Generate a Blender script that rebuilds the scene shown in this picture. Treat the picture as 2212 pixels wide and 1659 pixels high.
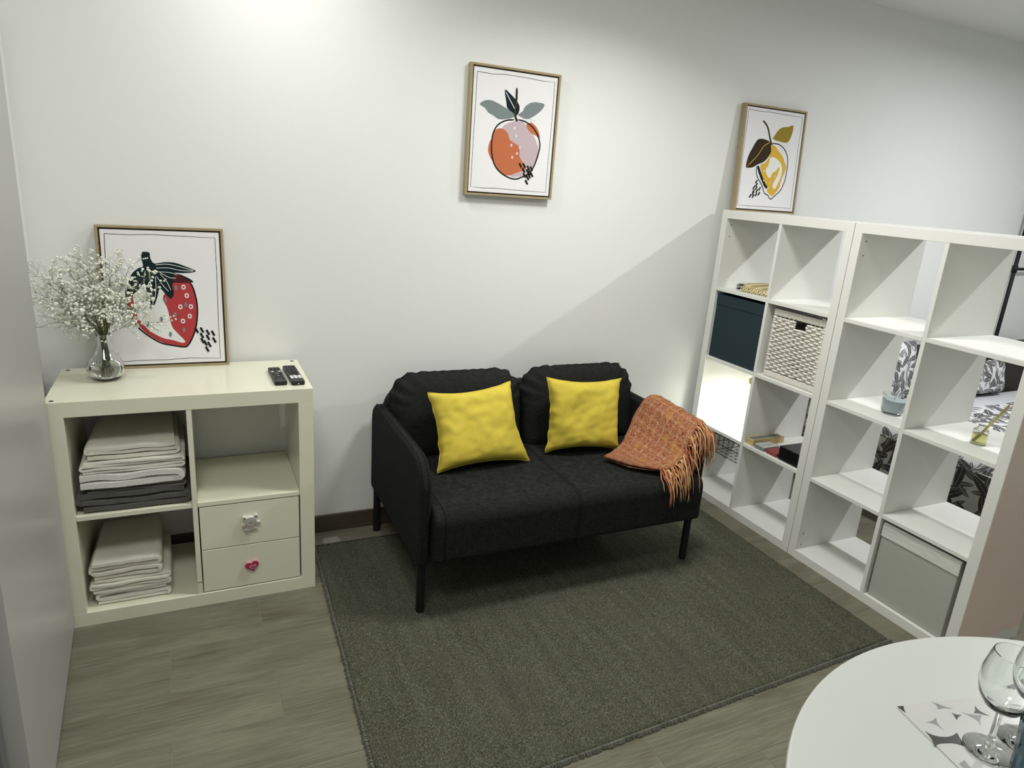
import bpy, bmesh, math, random, json
from mathutils import Vector, Matrix, noise
from mathutils.geometry import delaunay_2d_cdt
PI = math.pi
S = bpy.context.scene
C = S.collection
for o in list(bpy.data.objects): bpy.data.objects.remove(o)

# ---------------- camera, world, exposure ----------------
cd = bpy.data.cameras.new('camera'); cam = bpy.data.objects.new('camera', cd); C.objects.link(cam)
cam.location = (0.43392, -2.75064, 1.52523)
cam.rotation_euler = (1.282972, -0.0711014, -0.4283004)
cd.sensor_width = 36; cd.lens = 1474.3 / 2212 * 36; cd.clip_start = 0.02
S.camera = cam
wd = bpy.data.worlds.new('world'); S.world = wd; wd.use_nodes = True
wd.node_tree.nodes['Background'].inputs[0].default_value = (0.9, 0.95, 1, 1)
wd.node_tree.nodes['Background'].inputs[1].default_value = 0.05
S.view_settings.view_transform = 'Standard'; S.view_settings.look = 'None'
S.view_settings.gamma = 1; S.view_settings.use_curve_mapping = False
S.view_settings.exposure = 0.07
# lamps of the room: (x, y, z, watts, radius, colour, spread degrees)
LAMPS = [(0.74, -0.52, 2.47, 7.2, .09, (1, 1, .955), 180),
         (4.28, -1.50, 2.40, 38, .04, (.97, .98, 1), 180),
         (0.30, -2.00, 2.47, 14, .28, (1, 1, .95), 180),
         (1.95, -0.95, 2.47, 16, .20, (1, 1, .955), 145)]

# ---------------- helpers ----------------
def link(o, parent=None):
    C.objects.link(o)
    if parent is not None: o.parent = parent
    return o
def thing(name, label, cat, loc=(0, 0, 0), rz=0, group=None):
    o = bpy.data.objects.new(name, None); o.empty_display_size = .05
    link(o); o.location = loc; o.rotation_euler = (0, 0, rz)
    o['label'] = label; o['category'] = cat
    if group: o['group'] = group
    return o
def tag(o, label, cat, group=None):
    o['label'] = label; o['category'] = cat
    if group: o['group'] = group
    return o
def mesh(name, V, F, mat, parent=None, smooth=False, mi=None, uv=None, angle=None, kind=None, loc=None, label=None):
    me = bpy.data.meshes.new(name); me.from_pydata([tuple(v) for v in V], [], F)
    for m in (mat if isinstance(mat, (list, tuple)) else [mat]): me.materials.append(m)
    if mi: me.polygons.foreach_set('material_index', mi)
    if smooth: me.polygons.foreach_set('use_smooth', [True] * len(me.polygons))
    if uv:
        l = me.uv_layers.new(name='UVMap')
        for lp in me.loops: l.data[lp.index].uv = uv[lp.vertex_index]
    me.update()
    if smooth and angle: me.set_sharp_from_angle(angle=math.radians(angle))
    o = link(bpy.data.objects.new(name, me), parent)
    if kind: o['kind'] = kind
    if label: o['label'] = label
    if loc: o.location = loc
    return o
def bmobj(name, bm, mat, parent=None, smooth=False, angle=35, kind=None, label=None):
    me = bpy.data.meshes.new(name); bmesh.ops.recalc_face_normals(bm, faces=bm.faces); bm.to_mesh(me); bm.free()
    for m in (mat if isinstance(mat, (list, tuple)) else [mat]): me.materials.append(m)
    if smooth:
        me.polygons.foreach_set('use_smooth', [True] * len(me.polygons)); me.set_sharp_from_angle(angle=math.radians(angle))
    o = link(bpy.data.objects.new(name, me), parent)
    if smooth and len(me.polygons) < 3000:
        w = o.modifiers.new('normals', 'WEIGHTED_NORMAL'); w.keep_sharp = True; w.weight = 90
    if kind: o['kind'] = kind
    if label: o['label'] = label
    return o
def box(bm, a, b, r=0.0, seg=2):
    """box with edges rounded by r, merged into bm"""
    t = bmesh.new(); bmesh.ops.create_cube(t, size=1)
    for v in t.verts: v.co = Vector([a[i] + (b[i] - a[i]) * (v.co[i] + .5) for i in range(3)])
    if r: bmesh.ops.bevel(t, geom=list(t.edges), offset=r, segments=seg, affect='EDGES', profile=.5)
    me = bpy.data.meshes.new('t'); t.to_mesh(me); t.free(); bm.from_mesh(me); bpy.data.meshes.remove(me)
    return bm
def slab(name, a, b, mat, parent=None, r=.0008, seg=1, **k):
    return bmobj(name, box(bmesh.new(), a, b, r, seg if r < .003 else 3), mat, parent, smooth=r >= .003, **k)
def prism(bm, pts, axis, a, b, r=0.0, seg=3):
    """2-D outline extruded along axis from a to b; cap edges bevelled by r"""
    def P(p, c): return [(c, p[0], p[1]), (p[0], c, p[1]), (p[0], p[1], c)][axis]
    t = bmesh.new(); f = t.faces.new([t.verts.new(P(p, a)) for p in pts])
    g = bmesh.ops.extrude_face_region(t, geom=[f]); nv = [v for v in g['geom'] if isinstance(v, bmesh.types.BMVert)]
    for v in nv: v.co[axis] = b
    bmesh.ops.recalc_face_normals(t, faces=t.faces)
    if r:
        E = [e for e in t.edges if abs(e.verts[0].co[axis] - e.verts[1].co[axis]) < 1e-6]
        bmesh.ops.bevel(t, geom=E, offset=r, segments=seg, affect='EDGES', profile=.5)
    me = bpy.data.meshes.new('t'); t.to_mesh(me); t.free(); bm.from_mesh(me); bpy.data.meshes.remove(me)
    return bm
def tube_data(P, r, n=8, closed=False, V=None, F=None, taper=None):
    V = [] if V is None else V; F = [] if F is None else F
    P = [Vector(p) for p in P]; N = len(P); b0 = len(V); up = None
    for i, p in enumerate(P):
        a = P[(i - 1) % N] if (closed or i > 0) else p; c = P[(i + 1) % N] if (closed or i < N - 1) else p
        d = (c - a); d = d.normalized() if d.length > 1e-9 else Vector((0, 0, 1))
        if up is None: up = d.orthogonal().normalized()
        up = (up - d * up.dot(d)); up = up.normalized() if up.length > 1e-6 else d.orthogonal().normalized()
        s = d.cross(up); rr = r if taper is None else r * (taper[0] + (taper[1] - taper[0]) * i / max(1, N - 1))
        for k in range(n):
            t = 2 * PI * k / n; V.append(p + (up * math.cos(t) + s * math.sin(t)) * rr)
    for i in range(N if closed else N - 1):
        for k in range(n):
            a = b0 + i * n; b = b0 + ((i + 1) % N) * n
            F.append((a + k, a + (k + 1) % n, b + (k + 1) % n, b + k))
    if not closed:
        F.append(tuple(b0 + k for k in reversed(range(n)))); F.append(tuple(b0 + (N - 1) * n + k for k in range(n)))
    return V, F
def lathe_data(prof, n=32, c=(0, 0, 0), V=None, F=None, warp=None):
    V = [] if V is None else V; F = [] if F is None else F; b0 = len(V); m = len(prof)
    for i in range(n):
        t = 2 * PI * i / n
        for (r, z) in prof:
            q = r if warp is None else warp(r, z, t)
            V.append(Vector((c[0] + q * math.cos(t), c[1] + q * math.sin(t), c[2] + z)))
    for i in range(n):
        for j in range(m - 1):
            a = b0 + i * m + j; b = b0 + ((i + 1) % n) * m + j
            F.append((a, b, b + 1, a + 1))
    return V, F
def lathe(name, prof, mat, parent=None, n=32, c=(0, 0, 0), **k):
    V, F = lathe_data(prof, n, c); bm = bmesh.new()
    vs = [bm.verts.new(v) for v in V]
    for f in F:
        try: bm.faces.new([vs[i] for i in f])
        except ValueError: pass
    bmesh.ops.remove_doubles(bm, verts=bm.verts, dist=1e-6)
    return bmobj(name, bm, mat, parent, smooth=True, **k)
def rrect(x0, x1, y0, y1, r, n=6):
    """rounded rectangle outline; r may be four radii (x0y0, x1y0, x1y1, x0y1)"""
    R = r if isinstance(r, (list, tuple)) else [r] * 4; P = []
    for k, (cx, cy, sx, sy, a) in enumerate(((x0, y0, 1, 1, PI), (x1, y0, -1, 1, 1.5 * PI), (x1, y1, -1, -1, 0), (x0, y1, 1, -1, .5 * PI))):
        q = max(R[k], 1e-4)
        for i in range(n + 1):
            t = a + .5 * PI * i / n; P.append((cx + sx * q + q * math.cos(t), cy + sy * q + q * math.sin(t)))
    return P

# ---------------- materials ----------------
def mat(name, col, rough=.6, spec=.3, metal=0, sheen=0, bump=None, var=None, trans=0, emit=None, ior=1.45, coat=0):
    m = bpy.data.materials.new(name); m.use_nodes = True; nt = m.node_tree; b = nt.nodes['Principled BSDF']
    b.inputs['Base Color'].default_value = (*col, 1); b.inputs['Roughness'].default_value = rough
    b.inputs['Specular IOR Level'].default_value = spec; b.inputs['Metallic'].default_value = metal
    b.inputs['Transmission Weight'].default_value = trans; b.inputs['IOR'].default_value = ior
    b.inputs['Sheen Weight'].default_value = sheen; b.inputs['Coat Weight'].default_value = coat
    if emit: b.inputs['Emission Color'].default_value = (*emit[0], 1); b.inputs['Emission Strength'].default_value = emit[1]
    tc = nt.nodes.new('ShaderNodeTexCoord')
    if var:   # (scale, amount, stretch)
        mp = nt.nodes.new('ShaderNodeMapping'); mp.inputs['Scale'].default_value = var[2]
        nz = nt.nodes.new('ShaderNodeTexNoise'); nz.inputs['Scale'].default_value = var[0]; nz.inputs['Detail'].default_value = 5
        mx = nt.nodes.new('ShaderNodeMix'); mx.data_type = 'RGBA'
        mx.inputs[6].default_value = (*[c * (1 - var[1]) for c in col], 1); mx.inputs[7].default_value = (*[min(1, c * (1 + var[1])) for c in col], 1)
        nt.links.new(tc.outputs['Object'], mp.inputs[0]); nt.links.new(mp.outputs[0], nz.inputs[0])
        nt.links.new(nz.outputs[0], mx.inputs[0]); nt.links.new(mx.outputs[2], b.inputs['Base Color'])
    if bump:  # (scale, strength, distance, stretch)
        mp = nt.nodes.new('ShaderNodeMapping'); mp.inputs['Scale'].default_value = bump[3] if len(bump) > 3 else (1, 1, 1)
        nz = nt.nodes.new('ShaderNodeTexNoise'); nz.inputs['Scale'].default_value = bump[0]; nz.inputs['Detail'].default_value = 4
        bp = nt.nodes.new('ShaderNodeBump'); bp.inputs['Strength'].default_value = bump[1]; bp.inputs['Distance'].default_value = bump[2]
        nt.links.new(tc.outputs['Object'], mp.inputs[0]); nt.links.new(mp.outputs[0], nz.inputs[0])
        nt.links.new(nz.outputs[0], bp.inputs['Height']); nt.links.new(bp.outputs[0], b.inputs['Normal'])
    return m
class N:
    """tiny node builder"""
    def __init__(s, name, rough=.7):
        s.m = bpy.data.materials.new(name); s.m.use_nodes = True; s.t = s.m.node_tree; s.b = s.t.nodes['Principled BSDF']
        s.b.inputs['Roughness'].default_value = rough; s.b.inputs['Specular IOR Level'].default_value = .25
    def n(s, typ, ins=None, **at):
        d = s.t.nodes.new('ShaderNode' + typ)
        for k, v in at.items(): setattr(d, k, v)
        for k, v in (ins or {}).items():
            if isinstance(v, bpy.types.NodeSocket): s.t.links.new(v, d.inputs[k])
            else: d.inputs[k].default_value = v
        return d
    def math(s, op, a, b=0.0, c=0.0): return s.n('Math', {0: a, 1: b, 2: c}, operation=op).outputs[0]
    def mix(s, f, a, b):
        d = s.t.nodes.new('ShaderNodeMix'); d.data_type = 'RGBA'
        for i, v in ((0, f), (6, a), (7, b)):
            if isinstance(v, bpy.types.NodeSocket): s.t.links.new(v, d.inputs[i])
            else: d.inputs[i].default_value = v if i == 0 else (*v, 1)
        return d.outputs[2]
    def out(s, col=None, height=None, dist=.001, strength=1):
        if col is not None: s.t.links.new(col, s.b.inputs['Base Color'])
        if height is not None:
            bp = s.n('Bump', {'Height': height, 'Distance': dist, 'Strength': strength}); s.t.links.new(bp.outputs[0], s.b.inputs['Normal'])
        return s.m

WALL = mat('wall_paint', (.795, .805, .78), .75, .2, bump=(260, .12, .001))
CEIL = mat('ceiling_paint', (.78, .78, .76), .85, .2)
WHITE = mat('white_foil', (.765, .77, .725), .38, .35)
CREAM = mat('cream_gloss_foil', (.76, .755, .605), .22, .45)
EDGE = mat('cream_foil_edge', (.68, .685, .55), .3, .4)
PANEL = mat('pale_grey_enamel', (.42, .42, .41), .32, .4, bump=(3, .15, .01, (1, 1, .5)))
PINKISH = mat('blush_white', (.80, .67, .585), .42, .3)
DARKHOLE = mat('dark_cap', (.03, .028, .022), .5)
GOLDWOOD = mat('pale_oak_frame', (.36, .29, .17), .55, .3, var=(30, .22, (1, 1, 6)))
GAPDARK = mat('dark_gap', (.07, .045, .025), .7)
CANVAS = mat('canvas_white', (.80, .79, .80), .85, .1, bump=(900, .25, .0004))
SOFA = N('charcoal_weave', .92)
def _sofa():
    s = SOFA; o = s.n('TexCoord').outputs['Object']
    a = s.n('Mapping', {0: o, 3: (60, 60, 700)}); b = s.n('Mapping', {0: o, 3: (700, 700, 60)})
    n1 = s.n('TexNoise', {0: a.outputs[0], 'Scale': 1.0, 'Detail': 2.0}); n2 = s.n('TexNoise', {0: b.outputs[0], 'Scale': 1.0, 'Detail': 2.0})
    m = s.math('ADD', n1.outputs[0], n2.outputs[0]); f = s.math('MULTIPLY_ADD', m, 1.8, -1.3)
    f = s.n('Clamp', {0: f}).outputs[0]
    s.b.inputs['Sheen Weight'].default_value = 0; s.b.inputs['Specular IOR Level'].default_value = .12
    return s.out(s.mix(f, (.0068, .0072, .0066), (.024, .026, .024)), m, .0006, .7)
SOFAM = _sofa()
SEAM = mat('seam_thread', (.006, .006, .007), .9)
LEGBLACK = mat('black_powder_coat', (.008, .008, .009), .5, .35)
def _yellow():
    s = N('mustard_woven_cotton', .85); u = s.n('TexCoord').outputs['UV']
    w = s.n('TexWave', {0: u, 'Scale': 14.0, 'Distortion': .6, 'Detail': 1.0}, wave_type='BANDS', bands_direction='X').outputs[1]
    w2 = s.n('TexWave', {0: u, 'Scale': 20.0, 'Distortion': .4}, wave_type='BANDS', bands_direction='Y').outputs[1]
    nz = s.n('TexNoise', {0: u, 'Scale': 7.0, 'Detail': 3.0}).outputs[0]
    f = s.math('MULTIPLY', w, w2); g = s.math('MULTIPLY_ADD', f, .5, s.math('MULTIPLY', nz, .5))
    return s.out(s.mix(g, (.50, .39, .035), (.74, .60, .10)), f, .0008, .6)
YELLOW = _yellow()
def _blanket():
    s = N('orange_tweed_plaid', .95); u = s.n('TexCoord').outputs['UV']
    n0 = s.n('TexNoise', {0: u, 'Scale': 5.0, 'Detail': 3.0}).outputs[0]
    a = s.n('Mapping', {0: u, 3: (26, 120, 1)}); b = s.n('Mapping', {0: u, 3: (120, 22, 1)})
    n1 = s.n('TexNoise', {0: a.outputs[0], 'Scale': 1.0, 'Detail': 2.0}).outputs[0]; n2 = s.n('TexNoise', {0: b.outputs[0], 'Scale': 1.0, 'Detail': 2.0}).outputs[0]
    w1 = s.n('TexWave', {0: u, 'Scale': 2.9, 'Distortion': .5}, bands_direction='X').outputs[1]
    w2 = s.n('TexWave', {0: u, 'Scale': 2.5, 'Distortion': .5}, bands_direction='Y').outputs[1]
    pl = s.math('ADD', s.math('MULTIPLY', s.math('POWER', w1, 7.0), .55), s.math('MULTIPLY', s.math('POWER', w2, 7.0), .55))
    warp = s.n('TexWave', {0: u, 'Scale': 22.0, 'Distortion': .3}, bands_direction='X').outputs[1]
    weft = s.n('TexWave', {0: u, 'Scale': 18.0, 'Distortion': .3}, bands_direction='Y').outputs[1]
    h = s.math('MAXIMUM', warp, weft)
    c = s.mix(s.n('MapRange', {0: n1, 1: .44, 2: .56}).outputs[0], (.24, .06, .035), (.54, .20, .08))
    c = s.mix(s.n('MapRange', {0: n2, 1: .52, 2: .66}).outputs[0], c, (.62, .36, .21))
    c = s.mix(s.math('MULTIPLY', s.n('Clamp', {0: pl}).outputs[0], s.n('MapRange', {0: n1, 1: .4, 2: .6, 3: .25, 4: .8}).outputs[0]), c, (.70, .47, .28))
    c = s.mix(s.math('MULTIPLY', s.n('MapRange', {0: n0, 1: .54, 2: .68}).outputs[0], .45), c, (.66, .36, .05))
    c = s.mix(s.math('MULTIPLY', s.math('SUBTRACT', 1.0, h), .55), c, (.13, .03, .02))
    return s.out(c, h, .003, .9)
BLANKET = _blanket()
FRINGES = [mat('fringe_rust', (.36, .12, .065), .9), mat('fringe_orange', (.56, .26, .12), .9), mat('fringe_straw', (.66, .44, .22), .9)]
def _plank():
    s = N('grey_oak_plank', .48); o = s.n('TexCoord').outputs['Object']; r = s.n('ObjectInfo').outputs['Random']
    cmb = s.n('CombineXYZ', {0: s.math('MULTIPLY', r, 37.0), 1: s.math('MULTIPLY', r, 91.0), 2: 0.0})
    v = s.n('VectorMath', {0: o, 1: cmb.outputs[0]}, operation='ADD').outputs[0]
    m1 = s.n('Mapping', {0: v, 3: (5, 110, 1)}); m2 = s.n('Mapping', {0: v, 3: (1.5, 5.5, 1)}); m3 = s.n('Mapping', {0: v, 3: (14, 260, 1)})
    n1 = s.n('TexNoise', {0: m1.outputs[0], 'Scale': 1.0, 'Detail': 5.0, 'Distortion': .5}).outputs[0]
    n2 = s.n('TexNoise', {0: m2.outputs[0], 'Scale': 1.3, 'Detail': 5.0, 'Distortion': .9}).outputs[0]
    n3 = s.n('TexNoise', {0: m3.outputs[0], 'Scale': 1.0, 'Detail': 3.0}).outputs[0]
    c = s.mix(s.n('MapRange', {0: n2, 1: .30, 2: .66}).outputs[0], (.10, .092, .06), (.20, .195, .142))
    c = s.mix(s.math('MULTIPLY', s.n('MapRange', {0: n1, 1: .44, 2: .70}).outputs[0], .5), c, (.25, .247, .185))
    c = s.mix(s.math('MULTIPLY', s.n('MapRange', {0: n3, 1: .46, 2: .64}).outputs[0], .45), c, (.10, .092, .062))
    c = s.mix(s.math('MULTIPLY', r, .28), c, (.155, .15, .105))
    return s.out(c, n3, .0006, .5)
PLANK = _plank()
GROUT = mat('plank_joint', (.21, .20, .15), .8)
SKIRT = mat('dark_wood_skirting', (.075, .062, .045), .5, .3, var=(6, .35, (1, 1, 14)))
def _rug():
    s = N('olive_grey_pile', .98); o = s.n('TexCoord').outputs['Object']
    a = s.n('Mapping', {0: o, 3: (30, 3, 1)}); n1 = s.n('TexNoise', {0: a.outputs[0], 'Scale': 1.0, 'Detail': 5.0}).outputs[0]
    b = s.n('Mapping', {0: o, 3: (1, .45, 1)}); n2 = s.n('TexNoise', {0: b.outputs[0], 'Scale': 330.0, 'Detail': 3.0}).outputs[0]
    n3 = s.n('TexNoise', {0: o, 'Scale': 3.0, 'Detail': 2.0}).outputs[0]
    c = s.mix(s.n('MapRange', {0: n1, 1: .35, 2: .68}).outputs[0], (.064, .067, .043), (.092, .096, .066))
    c = s.mix(s.math('MULTIPLY', s.n('MapRange', {0: n2, 1: .5, 2: .72}).outputs[0], .75), c, (.215, .225, .16))
    c = s.mix(s.math('MULTIPLY', s.n('MapRange', {0: n2, 1: .5, 2: .3}).outputs[0], .8), c, (.025, .026, .018))
    c = s.mix(s.math('MULTIPLY', s.n('MapRange', {0: n3, 1: .55, 2: .8}).outputs[0], .5), c, (.078, .074, .06))
    return s.out(c, n2, .005, 1.0)
RUG = _rug()
RUGEDGE = mat('rug_binding_yarn', (.15, .155, .125), .95, .1, var=(60, .35, (1, 1, 1)))
LINEN = mat('cream_cotton_sheet', (.72, .70, .60), .9, .12, sheen=.1, bump=(60, .25, .004, (1, .4, 1)))
LINEN2 = mat('white_cotton_sheet', (.77, .765, .69), .9, .12, sheen=.1, bump=(50, .25, .004, (1, .4, 1)))
TERRYW = mat('white_terry', (.78, .78, .73), .98, .05, sheen=0, bump=(420, .8, .004))
TERRYG = mat('grey_terry', (.125, .125, .11), .98, .05, sheen=.2, bump=(420, 1, .005), var=(350, .5, (1, 1, 1)))
GREYCOT = mat('grey_cotton', (.17, .17, .15), .95, .1)
GLASS = mat('clear_glass', (.97, .99, .98), .02, .5, trans=1, ior=1.47)
GLASSB = mat('blue_tinted_glass', (.90, .95, .97), .03, .5, trans=1, ior=1.46)
GLASSD = mat('smoky_blue_ribbed_glass', (.22, .36, .42), .06, .5, trans=1, ior=1.46)
WAX = mat('pale_blue_wax', (.60, .66, .68), .6)
STEMG = mat('green_stem', (.07, .095, .03), .6)
TWIG = mat('gypsophila_twig', (.17, .19, .10), .7)
BLOOM = mat('gypsophila_bloom', (.80, .82, .72), .8)
BLACKP = mat('black_plastic', (.012, .012, .012), .38, .4)
BLACKB = mat('black_button', (.028, .028, .028), .5)
WHITEB = mat('white_button', (.78, .78, .78), .5)
GREYB = mat('grey_button', (.16, .165, .155), .5)
NAVY = mat('dark_teal_fabric', (.026, .043, .052), .85, .15, bump=(500, .3, .0006))
BOXGREY = mat('pale_grey_fabric', (.43, .44, .39), .8, .2, bump=(300, .2, .0006))
BOXTOP = mat('white_nonwoven_band', (.70, .71, .66), .7, .2, bump=(9, .5, .01, (1, 1, 3)))
WICKER = mat('white_painted_rattan', (.72, .70, .63), .65, .25, var=(80, .12, (1, 1, 1)))
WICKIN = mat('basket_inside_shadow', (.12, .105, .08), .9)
BEAR = mat('bear_grey', (.42, .42, .38), .5); BEARS = mat('bear_side_white', (.72, .73, .66), .5); PINKP = mat('bear_pink', (.50, .30, .30), .5)
HEART = mat('heart_magenta', (.42, .035, .095), .35); HEARTD = mat('heart_dark', (.12, .01, .02), .4); HEARTP = mat('heart_pink', (.75, .38, .46), .4); HEARTM = mat('heart_rose', (.34, .075, .12), .4)
LAMPY = mat('yellow_gold_lamp', (.62, .55, .10), .35, .5)
WIRE = mat('black_wire', (.012, .012, .012), .45)
PINE = mat('pine_box', (.55, .42, .20), .55, var=(20, .2, (1, 8, 1)))
SLATE = mat('slate_green_lid', (.13, .165, .155), .35)
CARDG = mat('grey_card_box', (.22, .23, .23), .5); CARDT = mat('card_box_print', (.50, .51, .47), .5); CARDR = mat('red_card_box', (.26, .055, .06), .5)
BLACKG = mat('black_gloss_box', (.008, .009, .008), .2, .5)
YCLOTH = N('yellow_rib_cloth', .9)
def _yc():
    s = YCLOTH; o = s.n('TexCoord').outputs['Object']
    w = s.n('TexWave', {0: o, 'Scale': 26.0, 'Distortion': .3}, bands_direction='Y').outputs[1]
    return s.out(s.mix(w, (.36, .27, .10), (.78, .70, .46)), w, .004, 1)
YCLOTH = _yc()
BLUEC = mat('lilac_blue_cloth', (.20, .20, .34), .9); WHITEC = mat('white_hem_cloth', (.74, .75, .68), .9)
OIL = mat('yellow_oil', (.86, .82, .30), .05, .4, trans=.85, ior=1.4)
REED = mat('yellow_reed', (.55, .50, .17), .7)
SHEETW = mat('white_bed_linen', (.74, .75, .78), .85, .15, bump=(14, .6, .01, (1, 3, 1)))
HEADB = mat('dark_brown_headboard', (.035, .032, .028), .6)
TABLE = mat('white_table_lacquer', (.53, .545, .505), .35, .4)
MATM = mat('frosted_placemat', (.54, .54, .515), .25, .5)
MATK = mat('placemat_charcoal', (.035, .034, .03), .3, .5); MATS = mat('placemat_grey', (.24, .24, .23), .3, .5)
TAPE = mat('cloudy_tape', (.30, .31, .26), .4)
FIX = mat('downlight_ring', (.7, .7, .7), .4, metal=.5)
def leafmat(name, base, l1, l2):
    s = N(name, .9); u = s.n('TexCoord').outputs['UV']
    col = s.n('RGB').outputs[0]; cur = None
    dst = s.n('TexNoise', {0: u, 'Scale': 5.0, 'Detail': 1.0}); uv = s.n('VectorMath', {0: u, 1: s.n('VectorMath', {0: dst.outputs[1], 'Scale': .035}, operation='SCALE').outputs[0]}, operation='ADD').outputs[0]
    cur = base
    for k, (sc, wdt, lc) in enumerate(((13.0, .15, l2), (9.5, .17, l1), (11.0, .14, l2), (8.2, .16, l1))):
        off = s.n('VectorMath', {0: uv, 1: (k * 3.7, k * 1.9, 0)}, operation='ADD').outputs[0]
        v = s.n('TexVoronoi', {0: off, 'Scale': sc, 'Randomness': .75}, voronoi_dimensions='2D')
        loc = s.n('VectorMath', {0: off, 1: v.outputs['Position']}, operation='SUBTRACT').outputs[0]
        loc = s.n('VectorMath', {0: loc, 'Scale': sc}, operation='SCALE').outputs[0]
        cr = s.n('SeparateColor', {0: v.outputs['Color']})
        rot = s.n('VectorRotate', {0: loc, 'Angle': s.math('MULTIPLY', cr.outputs[0], 6.283)}, rotation_type='Z_AXIS').outputs[0]
        xy = s.n('SeparateXYZ', {0: rot}); x = xy.outputs[0]; y = xy.outputs[1]
        x2 = s.math('MULTIPLY', x, x); ay = s.math('ABSOLUTE', y)
        lim = s.math('MULTIPLY_ADD', x2, -wdt / .36, wdt)
        msk = s.math('LESS_THAN', ay, lim)
        rib = s.math('FRACT', s.math('MULTIPLY_ADD', ay, 9.0, s.math('MULTIPLY', x, 8.0)))
        rib = s.math('GREATER_THAN', rib, .55)
        mid = s.math('LESS_THAN', ay, .014)
        c = s.mix(rib, lc, tuple(q * .35 for q in lc)); c = s.mix(mid, c, tuple(min(1, q * 3) for q in lc))
        cur = s.mix(msk, cur, c)
    return s.out(cur)
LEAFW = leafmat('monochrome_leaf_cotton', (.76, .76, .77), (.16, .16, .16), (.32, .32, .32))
LEAFD = leafmat('shaded_leaf_cotton', (.40, .40, .38), (.06, .055, .05), (.12, .12, .11))  # darker copy of the leaf cotton, shade put into its colours

# ---------------- room shell ----------------
def struct(o): o['kind'] = 'structure'; return o
XR, YF, ZC = 6.3, -3.5, 2.505
struct(slab('wall_back', (-.9, 0, -.05), (XR, .12, ZC + .1), WALL, r=0))
struct(slab('wall_left', (-.9, -.425, -.05), (-.054, 0, ZC + .1), WALL, r=0, label='short white wall return left of the cream shelf unit'))
struct(slab('wall_left_rear', (-1.0, YF, -.05), (-.9, 0, ZC + .1), WALL, r=0))
struct(slab('wall_right', (XR, YF, -.05), (XR + .1, .12, ZC + .1), WALL, r=0))
struct(slab('wall_front', (-1.0, YF - .1, -.05), (XR + .1, YF, ZC + .1), WALL, r=0))
struct(slab('ceiling', (-1.0, YF - .1, ZC), (XR + .1, .12, ZC + .1), CEIL, r=0))
fl = struct(slab('floor', (-1.0, YF - .1, -.06), (XR + .1, .12, -.0012), GROUT, r=0))
rows = []
starts = [.9, .2, .588, .306, .604, .316, .93, .353, .649, .12, .8, .45, 1.05, .2, .7, .4, .95]
y = 0.0; ri = 0; cache = {}
yedges = [0, -.232, -.431, -.636, -.842, -1.044, -1.246, -1.448, -1.645, -1.845, -2.045, -2.245, -2.445, -2.645, -2.845, -3.045, -3.245, -3.445, -3.5]
for ri in range(len(yedges) - 1):
    ya, yb = yedges[ri], yedges[ri + 1]
    x = starts[ri % len(starts)] - 2.4
    while x < XR:
        a, b = max(x, -.9), min(x + 1.2, XR)
        if b - a > .05:
            key = (round(b - a, 3), round(ya - yb, 3))
            if key not in cache:
                bm = box(bmesh.new(), (0, 0, -.02), (b - a - .0022, ya - yb - .0022, 0), .0007, 1)
                ob = bmobj('plank', bm, PLANK, fl); cache[key] = ob
            else:
                ob = cache[key].copy(); C.objects.link(ob)
            ob.location = (a + .0011, yb + .0011, 0)
        x += 1.2
sk = struct(slab('baseboard_back', (-.054, -.012, 0), (XR, 0, .0785), SKIRT, r=.002))

# ---------------- ceiling downlights ----------------
for i, (x, y_, z, w, r, c, sp) in enumerate(LAMPS):
    names = ['recessed ceiling downlight over the cream shelf unit', 'round ceiling lamp over the bed beyond the shelves', 'wide round ceiling light over the bare floor near the camera', 'recessed ceiling downlight over the olive rug']
    t = thing('ceiling_light', names[i], 'ceiling light', (x, y_, ZC))
    h = ZC - z
    lathe('trim_ring', [(r + .012, -.001), (r + .022, -.001), (r + .022, -max(h * .6, .008)), (r + .012, -max(h * .6, .008)), (r + .012, -.001)], FIX, t, n=32)
    dm = mat('lamp_diffuser', (.9, .9, .9), .5, emit=((1, 1, 1), 6))
    lathe('diffuser', [(0.0005, -.004), (r + .012, -.004), (r + .012, -.002), (0.0005, -.002)], dm, t, n=32)
    ld = bpy.data.lights.new('lamp', 'AREA'); ld.shape = 'DISK'; ld.size = 2 * r; ld.energy = w; ld.specular_factor = .6 if r < .2 else .35; ld.color = c; ld.spread = math.radians(sp)
    lo = bpy.data.objects.new('lamp_light', ld); link(lo, t); lo.location = (0, 0, -h - .004)

# ---------------- tall grey panel at the left edge ----------------
t = thing('tall_cabinet', 'tall smooth pale grey cabinet at the far left, beside the cream shelf unit', 'cabinet', (0, -.43, 0))
x0, x1 = .016, .063     # slightly turned: nearer end sticks out more
bm = bmesh.new(); prism(bm, [(-.60, 0), (x0, 0), (x1, -.875), (-.56, -.875)], 2, .012, 2.02, .004, 2)
bmobj('cabinet_body', bm, PANEL, t, smooth=True)
slab('door', (-.555, -.905, .03), (x1 - .035, -.877, 2.0), mat('dark_grey_enamel', (.16, .16, .16), .3, .4), t, r=.004)
slab('plinth', (-.55, -.84, 0), (.0, -.02, .012), BLACKP, t)

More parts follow.
